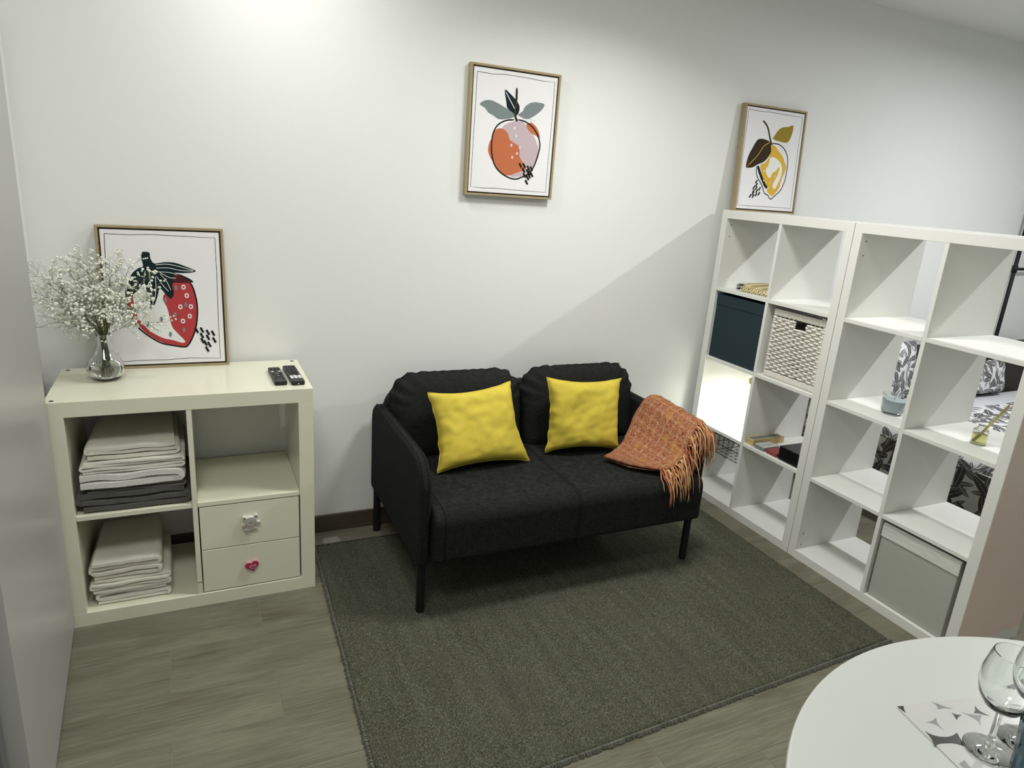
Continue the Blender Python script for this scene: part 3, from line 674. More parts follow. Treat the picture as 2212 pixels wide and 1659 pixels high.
# ---------------- pictures ----------------
PRINTS = json.loads('''{"strawberry":[["L","k",[27.7,470.9,101.0,469.2,159.8,472.4,270.6,469.8,372.6,467.1,372.7,327.8,369.8,167.1,369.9,26.8,269.4,31.7,195.2,27.7,104.1,29.0,61.7,26.6,15.6,29.2,17.9,174.1,23.6,350.6,27.7,470.9],1.2],["F","r",[244.6,337.4,257.2,334.9,264.5,329.7,270.8,323.1,277.3,315.4,282.7,306.3,287.3,296.1,291.3,284.9,294.5,272.7,297.0,259.3,298.9,244.5,300.1,228.6,300.2,211.4,299.1,192.0,297.0,171.3,293.9,152.4,289.5,136.4,284.2,122.2,278.6,109.3,272.9,97.1,267.0,86.2,261.7,78.2,258.3,74.2,255.5,73.0,250.0,73.2,239.6,74.3,226.5,76.8,213.7,79.9,202.3,83.3,191.2,87.3,180.7,91.8,171.3,96.8,162.4,102.4,153.4,108.8,143.6,116.4,133.8,125.0,124.7,134.1,117.0,143.7,110.2,153.9,104.0,164.6,98.1,175.8,92.9,187.4,88.4,198.7,85.0,209.5,82.5,219.9,80.6,229.7,79.5,238.7,79.0,247.0,79.3,255.3,79.7,263.4,80.8,271.5,84.3,280.7,90.0,292.7,98.2,305.9,110.1,316.2,127.3,321.5,148.4,324.1,170.9,326.7,196.2,331.1,223.0,335.6],0],["F","w",[98.0,255.2,98.6,241.3,100.9,227.4,103.6,214.0,105.6,201.5,107.9,189.5,112.0,177.5,119.3,164.7,128.3,152.0,137.1,141.2,144.5,133.5,151.6,127.9,159.2,122.5,168.0,116.7,177.3,111.3,186.7,106.7,196.1,103.8,205.6,101.7,215.1,99.4,225.3,95.5,235.4,91.3,243.7,88.7,249.3,88.6,253.1,90.2,254.8,92.7,254.1,95.6,251.4,99.5,247.3,104.9,241.2,112.2,233.8,121.0,227.1,129.8,221.9,136.7,217.4,143.6,213.4,154.2,210.1,172.2,207.4,193.9,204.4,212.7,200.1,225.7,195.5,235.7,192.5,244.2,191.9,251.4,192.8,257.0,194.9,262.4,199.1,267.3,204.5,271.9,206.9,277.9,205.3,287.5,200.8,298.5,192.6,306.3,179.1,308.7,162.1,308.0,146.0,306.2,131.8,304.7,118.6,302.0,108.4,296.0,102.3,284.6,99.2,270.0],0],["L","k",[78.8,280.8,78.6,274.4,78.4,265.1,78.4,255.3,78.3,245.7,78.4,235.5,79.3,224.6,81.1,213.0,83.8,200.7,87.5,188.3,92.6,175.6,98.7,162.8,105.2,151.4,111.8,142.3,118.9,134.6,126.5,127.2,135.0,119.4,144.0,112.0,153.1,105.1,161.9,98.7,170.9,92.9,180.5,88.1,191.1,84.6,202.4,82.2,213.7,79.9,225.6,77.1,237.6,74.5,247.5,73.2,253.8,73.1,258.1,74.2,262.6,78.2,268.6,86.2,274.8,97.1,280.6,109.3,285.9,122.2,290.8,136.4,294.9,152.4,298.1,171.3,300.5,192.0,301.7,211.4,301.5,228.5,300.1,244.3,298.0,259.3,295.3,273.5,291.9,286.8,287.5,298.7,280.8,309.3,273.1,318.4,267.6,324.6],3.2],["F","g",[134.9,409.1,138.4,412.0,143.2,412.8,148.0,412.9,152.5,412.8,156.9,412.0,160.1,409.6,160.9,404.9,160.6,398.6,161.4,392.2,163.6,385.1,166.8,377.9,172.3,373.3,180.9,373.4,191.8,376.1,202.9,378.2,213.6,378.7,224.7,378.5,235.6,377.2,246.4,374.3,257.2,370.3,268.1,365.8,280.6,360.8,293.3,355.3,301.6,350.8,303.8,347.8,301.7,345.7,296.3,344.0,286.7,342.4,273.7,341.3,261.5,340.6,249.4,340.9,238.1,341.7,233.0,341.4,238.2,339.3,249.7,336.1,260.9,332.3,270.3,327.7,279.4,322.5,286.4,318.0,290.5,314.3,292.6,311.3,293.0,309.1,293.2,308.0,291.8,307.7,285.7,307.5,270.6,307.8,250.7,308.2,235.3,307.4,228.3,305.0,225.8,301.3,224.9,296.0,225.6,288.3,227.9,278.9,228.7,270.1,226.7,261.5,223.2,253.5,219.0,249.2,214.4,250.7,209.1,256.0,203.4,262.4,197.0,271.4,190.2,281.6,184.4,285.7,180.6,279.4,177.8,267.1,174.5,254.7,170.1,242.3,165.2,229.8,160.3,223.7,155.4,227.4,150.6,237.5,146.0,249.7,141.9,265.9,138.1,284.4,133.6,296.0,128.6,295.8,123.0,288.8,116.2,280.7,107.1,271.5,96.9,261.1,88.8,255.3,84.3,256.8,82.0,262.9,81.1,270.6,81.4,279.4,83.2,289.9,86.1,301.0,89.9,313.0,94.8,325.5,100.5,336.3,107.6,344.7,115.6,351.4,122.7,356.6,128.7,359.0,133.7,359.9,136.9,362.8,137.2,369.5,135.6,378.2,134.4,386.7,133.9,395.0,133.7,403.1],0],["F","d",[227.2,327.0,231.7,331.3,239.0,334.2,246.8,334.8,254.7,331.8,263.2,326.4,270.7,321.0,278.8,316.0,286.0,311.0,285.7,307.5,271.3,305.8,249.5,305.5,232.9,307.4,226.6,312.9,225.5,320.6],0],["L","w",[176.5,368.3,185.6,369.6,198.5,371.3,211.7,371.8,223.6,370.2,235.7,367.5,248.9,364.1,265.5,359.5,283.3,354.4,295.8,350.7],1.3],["L","w",[178.0,357.2,187.7,357.9,201.6,358.8,215.4,358.6,227.6,356.3,239.8,353.0,252.6,350.3,268.1,349.0,284.3,348.4,295.7,348.1],1.3],["L","w",[181.6,344.5,191.8,344.2,206.1,343.6,218.9,342.3,228.5,339.6,236.5,336.2,241.9,333.8],1.2],["L","w",[188.4,342.1,196.2,336.9,207.3,329.7,217.5,324.4,226.0,322.6,233.6,322.7,238.8,322.9],1.2],["L","w",[154.2,349.4,154.9,336.0,155.8,316.8,156.8,296.0,157.7,272.2,158.6,246.8,159.3,228.9],1.2],["L","w",[142.5,346.7,140.3,336.2,137.3,321.2,135.9,306.2,137.4,291.0,140.4,275.9,142.6,265.2],1.2],["L","w",[176.7,329.2,180.6,321.9,186.2,311.4,192.2,301.2,199.1,291.4,206.3,281.9,211.5,275.3],1.2],["L","w",[173.2,326.7,173.2,316.1,173.1,300.9,172.3,285.7,170.1,270.5,167.3,255.1,165.2,244.4],1.2],["L","w",[188.0,337.0,193.2,330.6,200.6,321.3,207.1,311.5,212.1,300.4,216.2,288.7,219.0,280.5],1.2],["R","w",[260.4,290.8],[9,11]],["R","w",[269.4,260.5],[9,11]],["R","w",[246.2,220.1],[9,11]],["R","w",[280.7,220.7],[9,11]],["R","w",[275.0,186.1],[9,11]],["R","w",[251.7,168.4],[9,11]],["O","s",[236.2,288.2],[5.5,12]],["O","s",[200.1,244.2],[5.5,12]],["O","s",[264.2,227.8],[5.5,12]],["O","s",[228.3,192.8],[5.5,12]],["O","s",[252.9,136.1],[5.5,12]],["O","s",[208.0,121.1],[5.5,12]],["O","s",[137.8,161.2],[5.5,12]],["O","s",[101.9,209.9],[5.5,12]],["O","s",[151.8,223.8],[5.5,12]],["O","s",[182.5,176.1],[5.5,12]],["L","k",[290.7,142.7,299.4,124.0],4.5],["L","k",[308.2,143.9,317.0,125.2],4.5],["L","k",[327.6,134.7,336.5,115.9],4.5],["L","k",[345.0,131.0,353.9,112.1],4.5],["L","k",[306.9,123.3,315.7,104.4],4.5],["L","k",[326.9,116.1,335.8,97.2],4.5],["L","k",[348.0,105.6,357.0,86.5],4.5],["L","k",[308.1,104.1,316.9,85.1],4.5],["L","k",[317.6,95.6,326.5,76.5],4.5],["L","k",[330.3,89.6,339.3,70.5],4.5],["L","k",[322.2,72.2,331.1,53.0],4.5]],"orange":[["L","k",[27.5,468.5,92.6,466.4,145.8,471.9,256.4,470.2,313.5,467.1,373.3,469.1,373.9,299.5,371.6,166.3,370.2,29.2,249.9,29.8,126.0,32.1,83.1,29.8,23.7,31.7,25.1,209.0,27.2,368.4,27.5,468.5],1.2],["F","w",[130.4,273.9,139.2,282.7,149.4,291.8,162.1,298.9,179.0,303.5,198.5,306.2,217.3,306.7,234.4,305.4,250.8,301.9,266.6,295.6,282.7,285.9,298.3,273.5,310.7,259.4,319.4,244.3,324.9,227.5,326.4,208.2,324.0,184.3,317.7,157.9,306.7,133.9,289.2,112.7,266.9,93.8,244.7,80.9,224.0,75.5,203.2,76.1,182.6,82.0,160.4,94.8,138.5,112.8,121.8,129.9,113.5,142.2,110.4,153.6,109.0,169.5,108.1,195.5,108.8,226.0,111.4,250.2,116.0,262.2,122.5,268.0],0],["F","p",[147.9,268.4,153.3,278.9,160.9,284.3,169.5,288.9,179.2,294.0,189.9,298.2,200.5,301.3,210.7,303.4,220.9,304.3,230.7,303.5,239.9,300.7,248.8,296.1,258.5,289.2,270.0,279.3,282.2,267.0,293.4,253.9,303.1,239.6,311.7,224.5,318.4,211.2,322.9,201.8,325.4,194.3,325.9,185.3,323.8,172.8,319.5,158.9,314.4,146.1,309.0,135.7,302.7,126.5,294.9,117.6,285.0,108.2,273.6,99.1,261.5,91.8,248.2,87.3,234.3,84.6,222.2,83.1,213.5,81.4,206.6,80.8,199.9,85.2,192.9,96.2,186.0,112.1,178.0,130.8,166.6,153.0,154.0,178.0,145.4,202.4,142.9,226.5,144.4,250.0],0],["F","o",[115.2,254.2,119.8,259.8,125.1,263.9,131.1,266.7,137.7,268.3,144.9,268.5,152.3,267.1,160.2,263.9,168.3,259.0,175.0,253.0,179.0,245.2,181.6,236.2,186.0,228.4,194.3,222.9,204.4,218.5,213.5,214.4,221.0,211.4,227.4,208.7,232.2,203.1,234.0,192.2,234.1,178.4,236.0,165.9,241.8,156.7,249.5,148.8,256.4,141.2,262.9,133.4,268.7,125.9,269.9,119.4,263.6,114.1,252.8,109.7,242.2,105.7,233.3,102.1,224.6,99.0,216.5,96.0,209.1,92.7,202.2,89.6,195.2,87.5,188.1,86.6,181.0,86.9,173.2,88.8,164.2,93.0,154.6,98.9,145.5,105.6,137.3,113.0,129.4,121.2,121.8,129.9,114.0,139.0,106.4,148.5,100.3,157.7,96.0,166.0,93.1,174.1,91.8,182.7,92.3,192.8,94.3,203.4,96.9,212.4,100.0,218.2,103.6,222.5,107.0,227.9,109.6,236.4,112.0,246.1],0],["F","o",[255.9,292.6,260.6,298.0,269.8,301.5,279.1,302.5,287.4,299.8,295.6,294.4,302.9,288.3,309.0,282.0,314.0,274.8,317.8,267.6,321.0,259.1,322.9,250.6,322.2,245.5,317.6,246.2,310.4,250.3,302.2,254.8,293.1,258.1,283.1,261.7,274.2,266.8,265.8,275.0,258.6,284.7],0],["L","k",[217.1,308.5,224.9,308.0,236.1,307.1,248.1,304.6,260.5,300.0,273.6,293.7,285.3,286.5,295.2,278.0,303.7,268.6,310.7,259.4,315.9,250.9,319.7,242.6,322.6,234.3,324.8,225.8,326.2,217.3,326.4,208.2,325.3,198.7,323.0,188.6,320.0,177.2,316.4,163.3,312.1,148.0,306.7,133.9,300.1,121.8,292.4,110.8,283.1,101.2,270.9,93.0,257.1,86.2,244.7,80.9,235.5,77.2,227.6,75.0,218.6,74.4,207.4,75.4,195.0,78.0,182.6,82.0,169.9,87.4,157.2,94.1,145.9,101.8,136.5,110.1,128.5,119.3,121.8,129.9,116.4,142.1,112.1,155.6,109.0,169.5,107.0,184.1,106.1,199.1,106.1,213.3,106.8,226.3,108.3,238.6,111.4,250.2,116.0,261.3,122.1,271.9,129.8,281.0,139.3,288.5,150.4,294.7,162.1,299.6,175.7,303.1,190.0,305.3,200.0,306.7],3.6],["F","g",[150.4,415.0,156.8,414.9,167.3,408.3,177.9,400.8,187.6,394.1,197.4,386.6,205.6,379.3,211.9,372.7,216.7,366.2,219.7,359.5,220.7,352.1,220.1,344.4,218.5,337.7,216.4,331.6,213.3,326.5,209.1,324.0,203.2,325.5,196.0,329.7,188.7,334.3,180.7,338.3,172.4,342.6,166.0,347.9,162.8,353.8,161.4,360.8,159.6,370.3,155.4,385.7,150.8,403.6],0],["F","s",[44.9,350.3,48.0,355.4,55.8,360.9,64.2,365.2,71.9,367.8,80.2,369.4,88.5,369.9,96.2,369.3,104.1,367.7,113.9,364.8,127.4,360.3,142.8,354.5,157.4,348.7,171.0,342.7,183.7,336.5,193.3,331.2,198.6,327.3,200.9,324.3,200.7,321.2,198.0,317.9,192.9,314.6,186.6,311.7,179.3,309.2,170.8,307.1,161.5,305.4,151.2,303.6,140.2,302.3,130.0,302.6,121.3,305.5,113.4,310.1,105.8,314.2,98.2,317.0,90.9,319.3,84.3,322.5,78.9,327.3,74.1,333.0,68.5,338.3,59.6,342.5,49.9,346.2],0],["F","s",[216.2,326.6,219.8,331.4,228.0,337.2,235.3,343.2,239.1,349.6,241.9,356.2,246.3,362.6,253.2,368.8,261.6,374.7,270.7,379.2,280.4,381.9,290.6,383.2,301.1,383.5,313.1,383.4,325.2,382.3,332.7,379.2,332.7,373.1,328.1,364.8,321.9,356.8,314.8,349.5,306.3,342.3,297.6,335.7,289.1,329.7,280.5,324.4,272.8,320.1,266.6,317.2,261.2,315.4,255.8,314.6,250.0,314.9,244.2,316.2,237.9,318.1,229.4,320.3,220.5,323.0],0],["L","w",[155.3,406.8,160.5,399.9,167.9,389.9,175.7,379.3,184.5,367.5,193.8,355.2,200.4,346.5],2],["L","b",[202.0,427.9,202.6,417.9,203.3,403.7,203.7,389.8,203.6,377.6,203.3,365.6,203.0,353.9,202.9,342.4,202.8,331.2,203.7,321.6,206.3,313.9,209.9,307.8,212.4,303.7],6],["O","b",[210.9,306.0],[8,6]],["R","w",[205.4,274.4],[6,7]],["R","w",[213.9,245.9],[6,7]],["R","w",[194.6,207.0],[6,7]],["R","w",[233.3,201.4],[6,7]],["R","w",[222.5,177.2],[6,7]],["R","w",[202.2,160.3],[6,7]],["L","k",[236.5,139.9,248.0,122.6],5],["L","k",[253.8,140.6,265.4,123.2],5],["L","k",[273.9,132.0,285.7,114.5],5],["L","k",[288.5,130.1,300.4,112.6],5],["L","k",[252.6,121.4,264.3,104.0],5],["L","k",[271.8,118.0,283.6,100.5],5],["L","k",[257.8,101.5,269.5,84.0],5],["L","k",[282.2,113.5,294.1,95.9],5],["L","k",[292.0,106.5,303.9,88.9],5],["L","k",[273.6,92.4,285.5,74.7],5],["L","k",[269.6,74.7,281.5,56.9],5],["L","k",[280.4,100.6,292.3,83.0],5],["O","b",[240.4,314.7],[1.4,2]],["O","b",[251.9,309.4],[1.4,2]],["O","b",[236.5,302.6],[1.4,2]],["O","b",[269.0,314.2],[1.4,2]],["O","b",[276.8,315.8],[1.4,2]],["O","b",[290.4,312.9],[1.4,2]],["O","b",[276.3,308.4],[1.4,2]],["O","b",[261.4,303.1],[1.4,2]],["O","b",[281.3,302.7],[1.4,2]],["O","b",[273.4,294.5],[1.4,2]],["O","b",[291.3,292.7],[1.4,2]],["O","b",[259.5,300.3],[1.4,2]],["O","t",[232.1,332.0],[1.3,1.3]],["O","t",[243.9,344.2],[1.3,1.3]],["O","t",[256.4,349.3],[1.3,1.3]],["O","t",[274.4,345.9],[1.3,1.3]],["O","t",[286.1,339.9],[1.3,1.3]],["O","t",[262.7,331.8],[1.3,1.3]],["O","t",[250.1,326.7],[1.3,1.3]],["O","t",[272.2,325.6],[1.3,1.3]],["O","t",[284.9,330.6],[1.3,1.3]],["O","t",[239.3,325.5],[1.3,1.3]],["O","t",[253.3,338.0],[1.3,1.3]]],"lemon":[["L","k",[23.0,473.2,98.7,470.1,147.5,473.1,299.0,470.5,372.9,470.3,371.0,320.2,370.1,170.9,371.0,29.5,215.7,30.2,84.2,28.6,18.5,30.4,17.7,184.8,19.4,345.7,23.0,473.2],1.2],["F","y",[191.1,320.5,196.9,325.8,205.0,325.7,213.4,323.0,221.5,318.1,230.0,310.7,239.5,302.5,251.3,293.9,264.1,284.6,274.5,275.9,280.6,268.6,284.3,261.9,288.3,254.8,294.5,247.1,301.1,238.9,305.3,230.1,305.4,220.5,303.0,210.3,299.8,200.0,295.8,190.2,291.0,180.4,286.6,169.3,283.8,155.7,281.5,140.9,277.8,127.6,271.7,117.0,264.3,108.0,256.3,100.1,248.2,92.4,239.7,86.0,230.5,83.7,219.5,87.9,207.9,96.3,199.2,104.4,196.3,110.0,196.3,115.4,193.8,122.7,185.8,133.2,175.3,145.6,165.6,158.0,157.8,169.9,150.9,181.8,145.2,193.4,139.7,205.1,135.4,216.4,135.3,225.6,142.0,230.6,152.9,233.6,163.5,238.5,173.0,246.8,182.3,257.0,188.9,269.5,190.6,286.8,189.7,306.4],0],["F","c",[197.3,264.7,204.4,267.0,214.0,268.2,224.9,266.7,237.8,261.7,252.1,254.1,264.0,245.7,272.1,237.1,277.9,227.7,281.5,217.4,282.8,205.5,282.0,192.6,279.7,180.1,275.6,168.0,270.1,156.3,264.6,145.6,259.8,135.5,255.2,126.6,250.5,120.4,245.5,117.9,240.5,118.3,236.6,120.7,233.4,124.8,231.3,131.1,232.0,139.8,237.8,152.5,246.4,167.8,253.6,182.1,258.1,195.0,261.1,206.9,262.6,216.1,262.3,222.0,260.3,225.1,257.1,224.9,252.3,219.5,246.2,210.8,240.0,203.4,233.4,200.1,226.6,198.2,220.9,194.8,217.2,187.5,214.6,178.6,211.7,172.0,208.0,168.8,204.0,167.9,199.3,169.3,193.4,174.1,186.8,181.4,181.2,188.4,176.8,194.4,173.4,200.2,172.4,206.2,175.4,212.3,180.9,218.5,185.6,225.4,188.2,234.1,190.0,243.5,191.7,251.5,192.8,257.2,193.8,261.6],0],["L","g",[119.6,220.8,123.5,213.5,129.2,203.1,135.2,192.7,141.2,183.5,147.5,174.3,154.5,164.6,162.7,153.6,171.6,142.2,179.5,132.9,186.4,127.0,192.5,123.3,196.6,121.0],9],["L","k",[191.9,331.4,203.3,331.9,219.4,332.4,235.0,331.3,248.4,327.9,261.3,322.9,273.2,316.1,283.9,307.2,293.6,296.5,301.4,285.3,306.8,274.1,310.2,262.3,312.5,249.2,313.5,233.6,313.4,216.6,312.7,200.9,312.1,187.9,311.1,176.0,308.4,163.2,303.8,147.8,297.6,131.4,289.9,117.1,279.6,105.7,267.8,96.3,258.1,88.9,252.1,84.3,248.1,81.6,244.2,78.8,239.9,74.5,235.8,70.2,231.4,67.9,226.4,69.0,221.1,72.0,216.4,75.4,213.4,78.8,211.1,82.5,207.1,86.1,200.0,88.5,191.2,90.8,182.6,96.0,175.3,105.9,168.1,118.7,159.5,131.7,147.4,144.8,134.0,158.1,123.6,170.0,118.4,179.3,116.2,187.1,114.9,195.0,113.9,204.4,113.7,213.8,113.6,220.4],3],["F","b",[181.0,337.0,171.5,340.8,159.1,343.7,147.1,345.7,136.5,347.0,126.3,347.5,117.2,346.8,109.6,345.5,103.0,343.1,96.3,337.9,89.0,328.9,81.6,317.0,74.2,304.0,66.0,290.0,57.7,274.7,51.2,259.2,46.9,242.1,44.4,224.6,44.2,211.9,46.9,207.0,51.9,206.8,58.6,207.5,67.2,207.8,77.5,208.9,87.7,211.3,96.6,215.4,105.4,220.6,115.3,226.0,127.5,230.7,140.9,235.6,153.0,241.4,163.1,248.6,172.0,256.7,179.5,265.2,185.7,273.7,190.4,282.6,193.1,291.7,193.0,301.5,191.0,311.6,188.6,320.3,187.3,327.1,185.6,332.5],0],["L","y",[181.2,336.0,170.8,330.8,156.1,323.2,142.1,313.0,131.6,299.7,121.7,283.8,109.2,267.2,90.0,248.1,68.2,228.3,52.7,214.3],2.2],["F","v",[178.7,352.0,182.3,353.2,189.6,355.7,197.4,360.7,204.6,369.8,212.2,381.3,220.3,391.5,228.6,399.0,237.5,405.2,247.7,410.1,260.7,413.3,275.0,415.2,287.3,417.2,296.3,420.2,303.3,423.3,309.1,425.3,313.9,426.5,317.4,426.5,319.7,423.7,320.6,416.8,320.4,407.0,319.1,396.5,316.7,385.1,313.2,373.1,309.2,362.9,304.9,355.3,300.1,349.5,294.1,345.2,286.5,342.6,277.8,341.6,269.1,341.3,260.6,341.9,252.1,343.3,243.0,344.6,232.6,345.5,221.7,346.2,212.1,347.5,204.8,350.1,198.8,353.1,193.3,355.0,186.9,354.3,180.9,352.5],0],["L","b",[118.4,430.4,126.4,425.4,137.5,418.1,147.3,410.0,153.8,401.7,159.0,392.5,163.9,383.0,168.5,372.6,172.7,361.8,177.2,351.8,182.7,342.4,188.4,333.8,192.5,327.9],5.5],["O","b",[190.0,327.7],[7,6]],["R","c",[135.3,215.7],[5,5.5]],["R","c",[160.9,198.8],[5,5.5]],["R","c",[168.7,154.5],[5,5.5]],["R","c",[210.4,147.1],[5,5.5]],["R","c",[236.4,177.3],[5,5.5]],["R","c",[203.3,120.6],[5,5.5]],["L","k",[127.4,154.4,116.9,137.6],4.5],["L","k",[130.5,139.9,120.0,123.1],4.5],["L","k",[115.5,126.1,105.0,109.3],4.5],["L","k",[130.9,124.1,120.3,107.2],4.5],["L","k",[153.3,122.1,142.7,105.2],4.5],["L","k",[115.1,108.4,104.6,91.6],4.5],["L","k",[136.4,110.8,125.8,93.9],4.5],["L","k",[113.3,97.2,102.7,80.4],4.5],["L","k",[97.6,84.5,87.1,67.7],4.5],["L","k",[116.6,84.8,106.0,67.9],4.5],["L","k",[133.9,93.2,123.4,76.3],4.5],["L","k",[151.9,97.9,141.3,81.0],4.5],["O","b",[237.0,334.4],[1.4,2]],["O","b",[256.3,334.8],[1.4,2]],["O","b",[282.6,337.0],[1.4,2]],["O","b",[303.6,340.5],[1.4,2]],["O","b",[270.1,328.7],[1.4,2]],["O","b",[291.1,332.2],[1.4,2]],["O","b",[299.8,326.3],[1.4,2]],["O","b",[281.4,322.3],[1.4,2]],["O","b",[237.0,318.7],[1.4,2]],["O","b",[256.3,315.9],[1.4,2]],["O","b",[249.9,307.7],[1.4,2]],["O","b",[276.6,310.9],[1.4,2]],["O","b",[294.5,311.2],[1.4,2]],["O","b",[310.4,309.1],[1.4,2]],["O","b",[263.6,302.6],[1.4,2]],["O","b",[294.6,301.3],[1.4,2]],["O","b",[274.1,294.2],[1.4,2]],["O","b",[302.4,294.6],[1.4,2]],["O","b",[292.5,285.7],[1.4,2]],["O","b",[315.2,286.3],[1.4,2]],["O","b",[257.1,294.8],[1.4,2]]],"mat":[["k",[0.0,0.0,12.4,0.5,6.9,8.8,4.3,15.5,1.8,8.8]],["s",[68.1,-2.0,76.8,5.4,84.5,13.0,94.1,20.1,81.9,15.5,73.7,15.2,65.9,16.9,69.7,10.9,71.7,5.4]],["k",[81.6,18.7,84.0,25.3,85.8,29.0,90.5,32.1,97.8,32.7,87.2,35.9,78.3,41.9,82.3,31.8,84.0,25.3]],["s",[22.3,38.2,30.4,37.6,37.2,36.2,47.4,31.0,41.2,40.4,37.9,49.3,38.6,57.3,36.0,49.7,34.9,44.8,29.0,40.9]],["k",[138.7,18.0,136.4,26.6,137.6,32.5,143.8,42.4,138.1,39.6,132.4,36.7,127.6,33.6,121.3,32.8,130.3,26.9]],["s",[102.6,26.5,107.8,31.6,113.3,33.5,122.2,36.8,131.8,38.8,119.1,46.6,109.2,57.9,112.5,49.0,111.0,42.2]],["k",[5.0,53.1,7.2,58.8,11.2,63.1,19.2,67.5,28.9,69.6,38.1,69.7,45.0,68.3,55.5,65.0,51.3,74.1,48.0,82.9,46.7,91.4,39.8,87.7,35.1,84.6,28.4,81.9,19.0,80.8,8.6,80.0,-4.2,82.6,1.6,71.2,3.9,62.5]],["s",[6.2,117.3,13.0,115.8,20.6,113.2,19.1,120.7,17.8,129.1,7.3,132.3,5.6,124.5]],["k",[214.9,-8.2,228.5,-7.0,241.2,-9.6,274.3,-17.6,255.2,-1.3,233.9,4.2,231.7,-1.5,228.7,-6.0]],["s",[178.7,43.3,185.6,47.0,192.9,52.6,200.6,55.1,203.8,46.2,198.7,41.2]],["k",[154.3,58.6,161.2,62.3,168.9,64.8,179.3,65.7,172.3,71.2,162.2,67.2,155.6,64.5]]]}''')
PC = {k: mat('print_' + n, c, .8, .1) for k, n, c in (('k', 'black', (.012, .012, .012)), ('w', 'white', (.78, .785, .76)), ('c', 'cream_white', (.80, .80, .74)), ('r', 'red', (.44, .055, .06)), ('g', 'deep_teal', (.010, .022, .026)), ('d', 'dark_maroon', (.075, .02, .02)), ('s', 'slate_grey', (.20, .235, .235)), ('p', 'dusty_pink', (.52, .42, .45)), ('o', 'burnt_orange', (.50, .155, .07)), ('b', 'dark_brown', (.045, .032, .018)), ('t', 'taupe', (.42, .40, .36)), ('y', 'mustard', (.68, .42, .06)), ('v', 'olive_gold', (.30, .225, .035)))}
KEYS = list(PC)
def picture(key, label, x0, zb, yb, yt):
    Wp, Hp = .4, .5; th = math.atan2(yt - yb, Hp)
    t = thing('framed_picture', label, 'picture', (x0, yb, zb)); t.rotation_euler = (-th, 0, 0)
    fw, D = .0085, .030
    def bar(a, b): slab('frame_bar', a, b, GOLDWOOD, t, r=.0008)
    bar((0, 0, 0), (Wp, D, fw)); bar((0, 0, Hp - fw), (Wp, D, Hp)); bar((0, 0, fw), (fw, D, Hp - fw)); bar((Wp - fw, 0, fw), (Wp, D, Hp - fw))
    slab('backing', (fw, .012, fw), (Wp - fw, D - .004, Hp - fw), GAPDARK, t, r=0)  # dark colour stands in for the shadow gap around the canvas
    g = .0055; cv = slab('canvas', (fw + g, .0035, fw + g), (Wp - fw - g, .0125, Hp - fw - g), CANVAS, t, r=.0008)
    V, F, MI = [], [], []; yl = .0034
    def poly(P, ci):
        b = len(V); n = len(P)
        vo, _, fo, *_r = delaunay_2d_cdt([Vector(p) for p in P], [], [list(range(n))], 1, 1e-4)
        V.extend([(p.x / 1000, yl, p.y / 1000) for p in vo])
        for f in fo: F.append(tuple(b + i for i in f)); MI.append(ci)
    def ring(cx, cz, a, b_, a2, b2, ci, n=18):
        b = len(V)
        for k in range(n):
            q = 2 * PI * k / n; V.append(((cx + a * math.cos(q)) / 1000, yl, (cz + b_ * math.sin(q)) / 1000)); V.append(((cx + a2 * math.cos(q)) / 1000, yl, (cz + b2 * math.sin(q)) / 1000))
        for k in range(n): i = b + 2 * k; j = b + 2 * ((k + 1) % n); F.append((i, j, j + 1, i + 1)); MI.append(ci)
    for kind, c, P, w in PRINTS[key]:
        ci = KEYS.index(c); yl -= .00005; P = list(zip(P[::2], P[1::2]))
        if kind == 'F': poly(P, ci)
        elif kind == 'L':
            b = len(V); n = len(P)
            for i, p in enumerate(P):
                q0 = Vector(P[max(i - 1, 0)]); q1 = Vector(P[min(i + 1, n - 1)]); d = (q1 - q0); d = d.normalized() if d.length > 0 else Vector((1, 0)); nr = Vector((-d.y, d.x)) * w * .8
                k_ = .5 if (i in (0, n - 1) and w > 2 and n > 2) else 1
                for s_ in (1, -1): V.append(((p[0] + s_ * nr.x * k_) / 1000, yl, (p[1] + s_ * nr.y * k_) / 1000))
            for i in range(n - 1): a = b + 2 * i; F.append((a, a + 2, a + 3, a + 1)); MI.append(ci)
        elif kind == 'R': (cx, cz) = P[0]; a, bb = w[0] * .8, w[1] * .8; ring(cx, cz, a, bb, a * .5, bb * .45, ci)
        elif kind == 'O': (cx, cz) = P[0]; a, bb = w[0], w[1]; poly([(cx + a * .8 * math.cos(2 * PI * k / 14), cz + bb * .8 * math.sin(2 * PI * k / 14)) for k in range(14)], ci)
    # triangulate concave outlines
    bm = bmesh.new(); vs = [bm.verts.new(v) for v in V]
    for f, m_ in zip(F, MI):
        try: fc = bm.faces.new([vs[i] for i in f]); fc.material_index = m_
        except ValueError: pass
    bmesh.ops.triangulate(bm, faces=bm.faces, ngon_method='EAR_CLIP')
    for f in bm.faces:
        if f.normal.y > 0: f.normal_flip()
    me = bpy.data.meshes.new('fruit_print'); bm.to_mesh(me); bm.free()
    for k in KEYS: me.materials.append(PC[k])
    link(bpy.data.objects.new('fruit_print', me), cv)
picture('strawberry', 'framed red strawberry print leaning on the cream shelf unit', .1435, .790, -.066, -.033)
picture('orange', 'framed orange fruit print hung on the wall above the sofa', 1.468, 1.463, -.031, -.031)
picture('lemon', 'framed yellow lemon print standing on the white cube shelves', 2.868, 1.467, -.064, -.031)

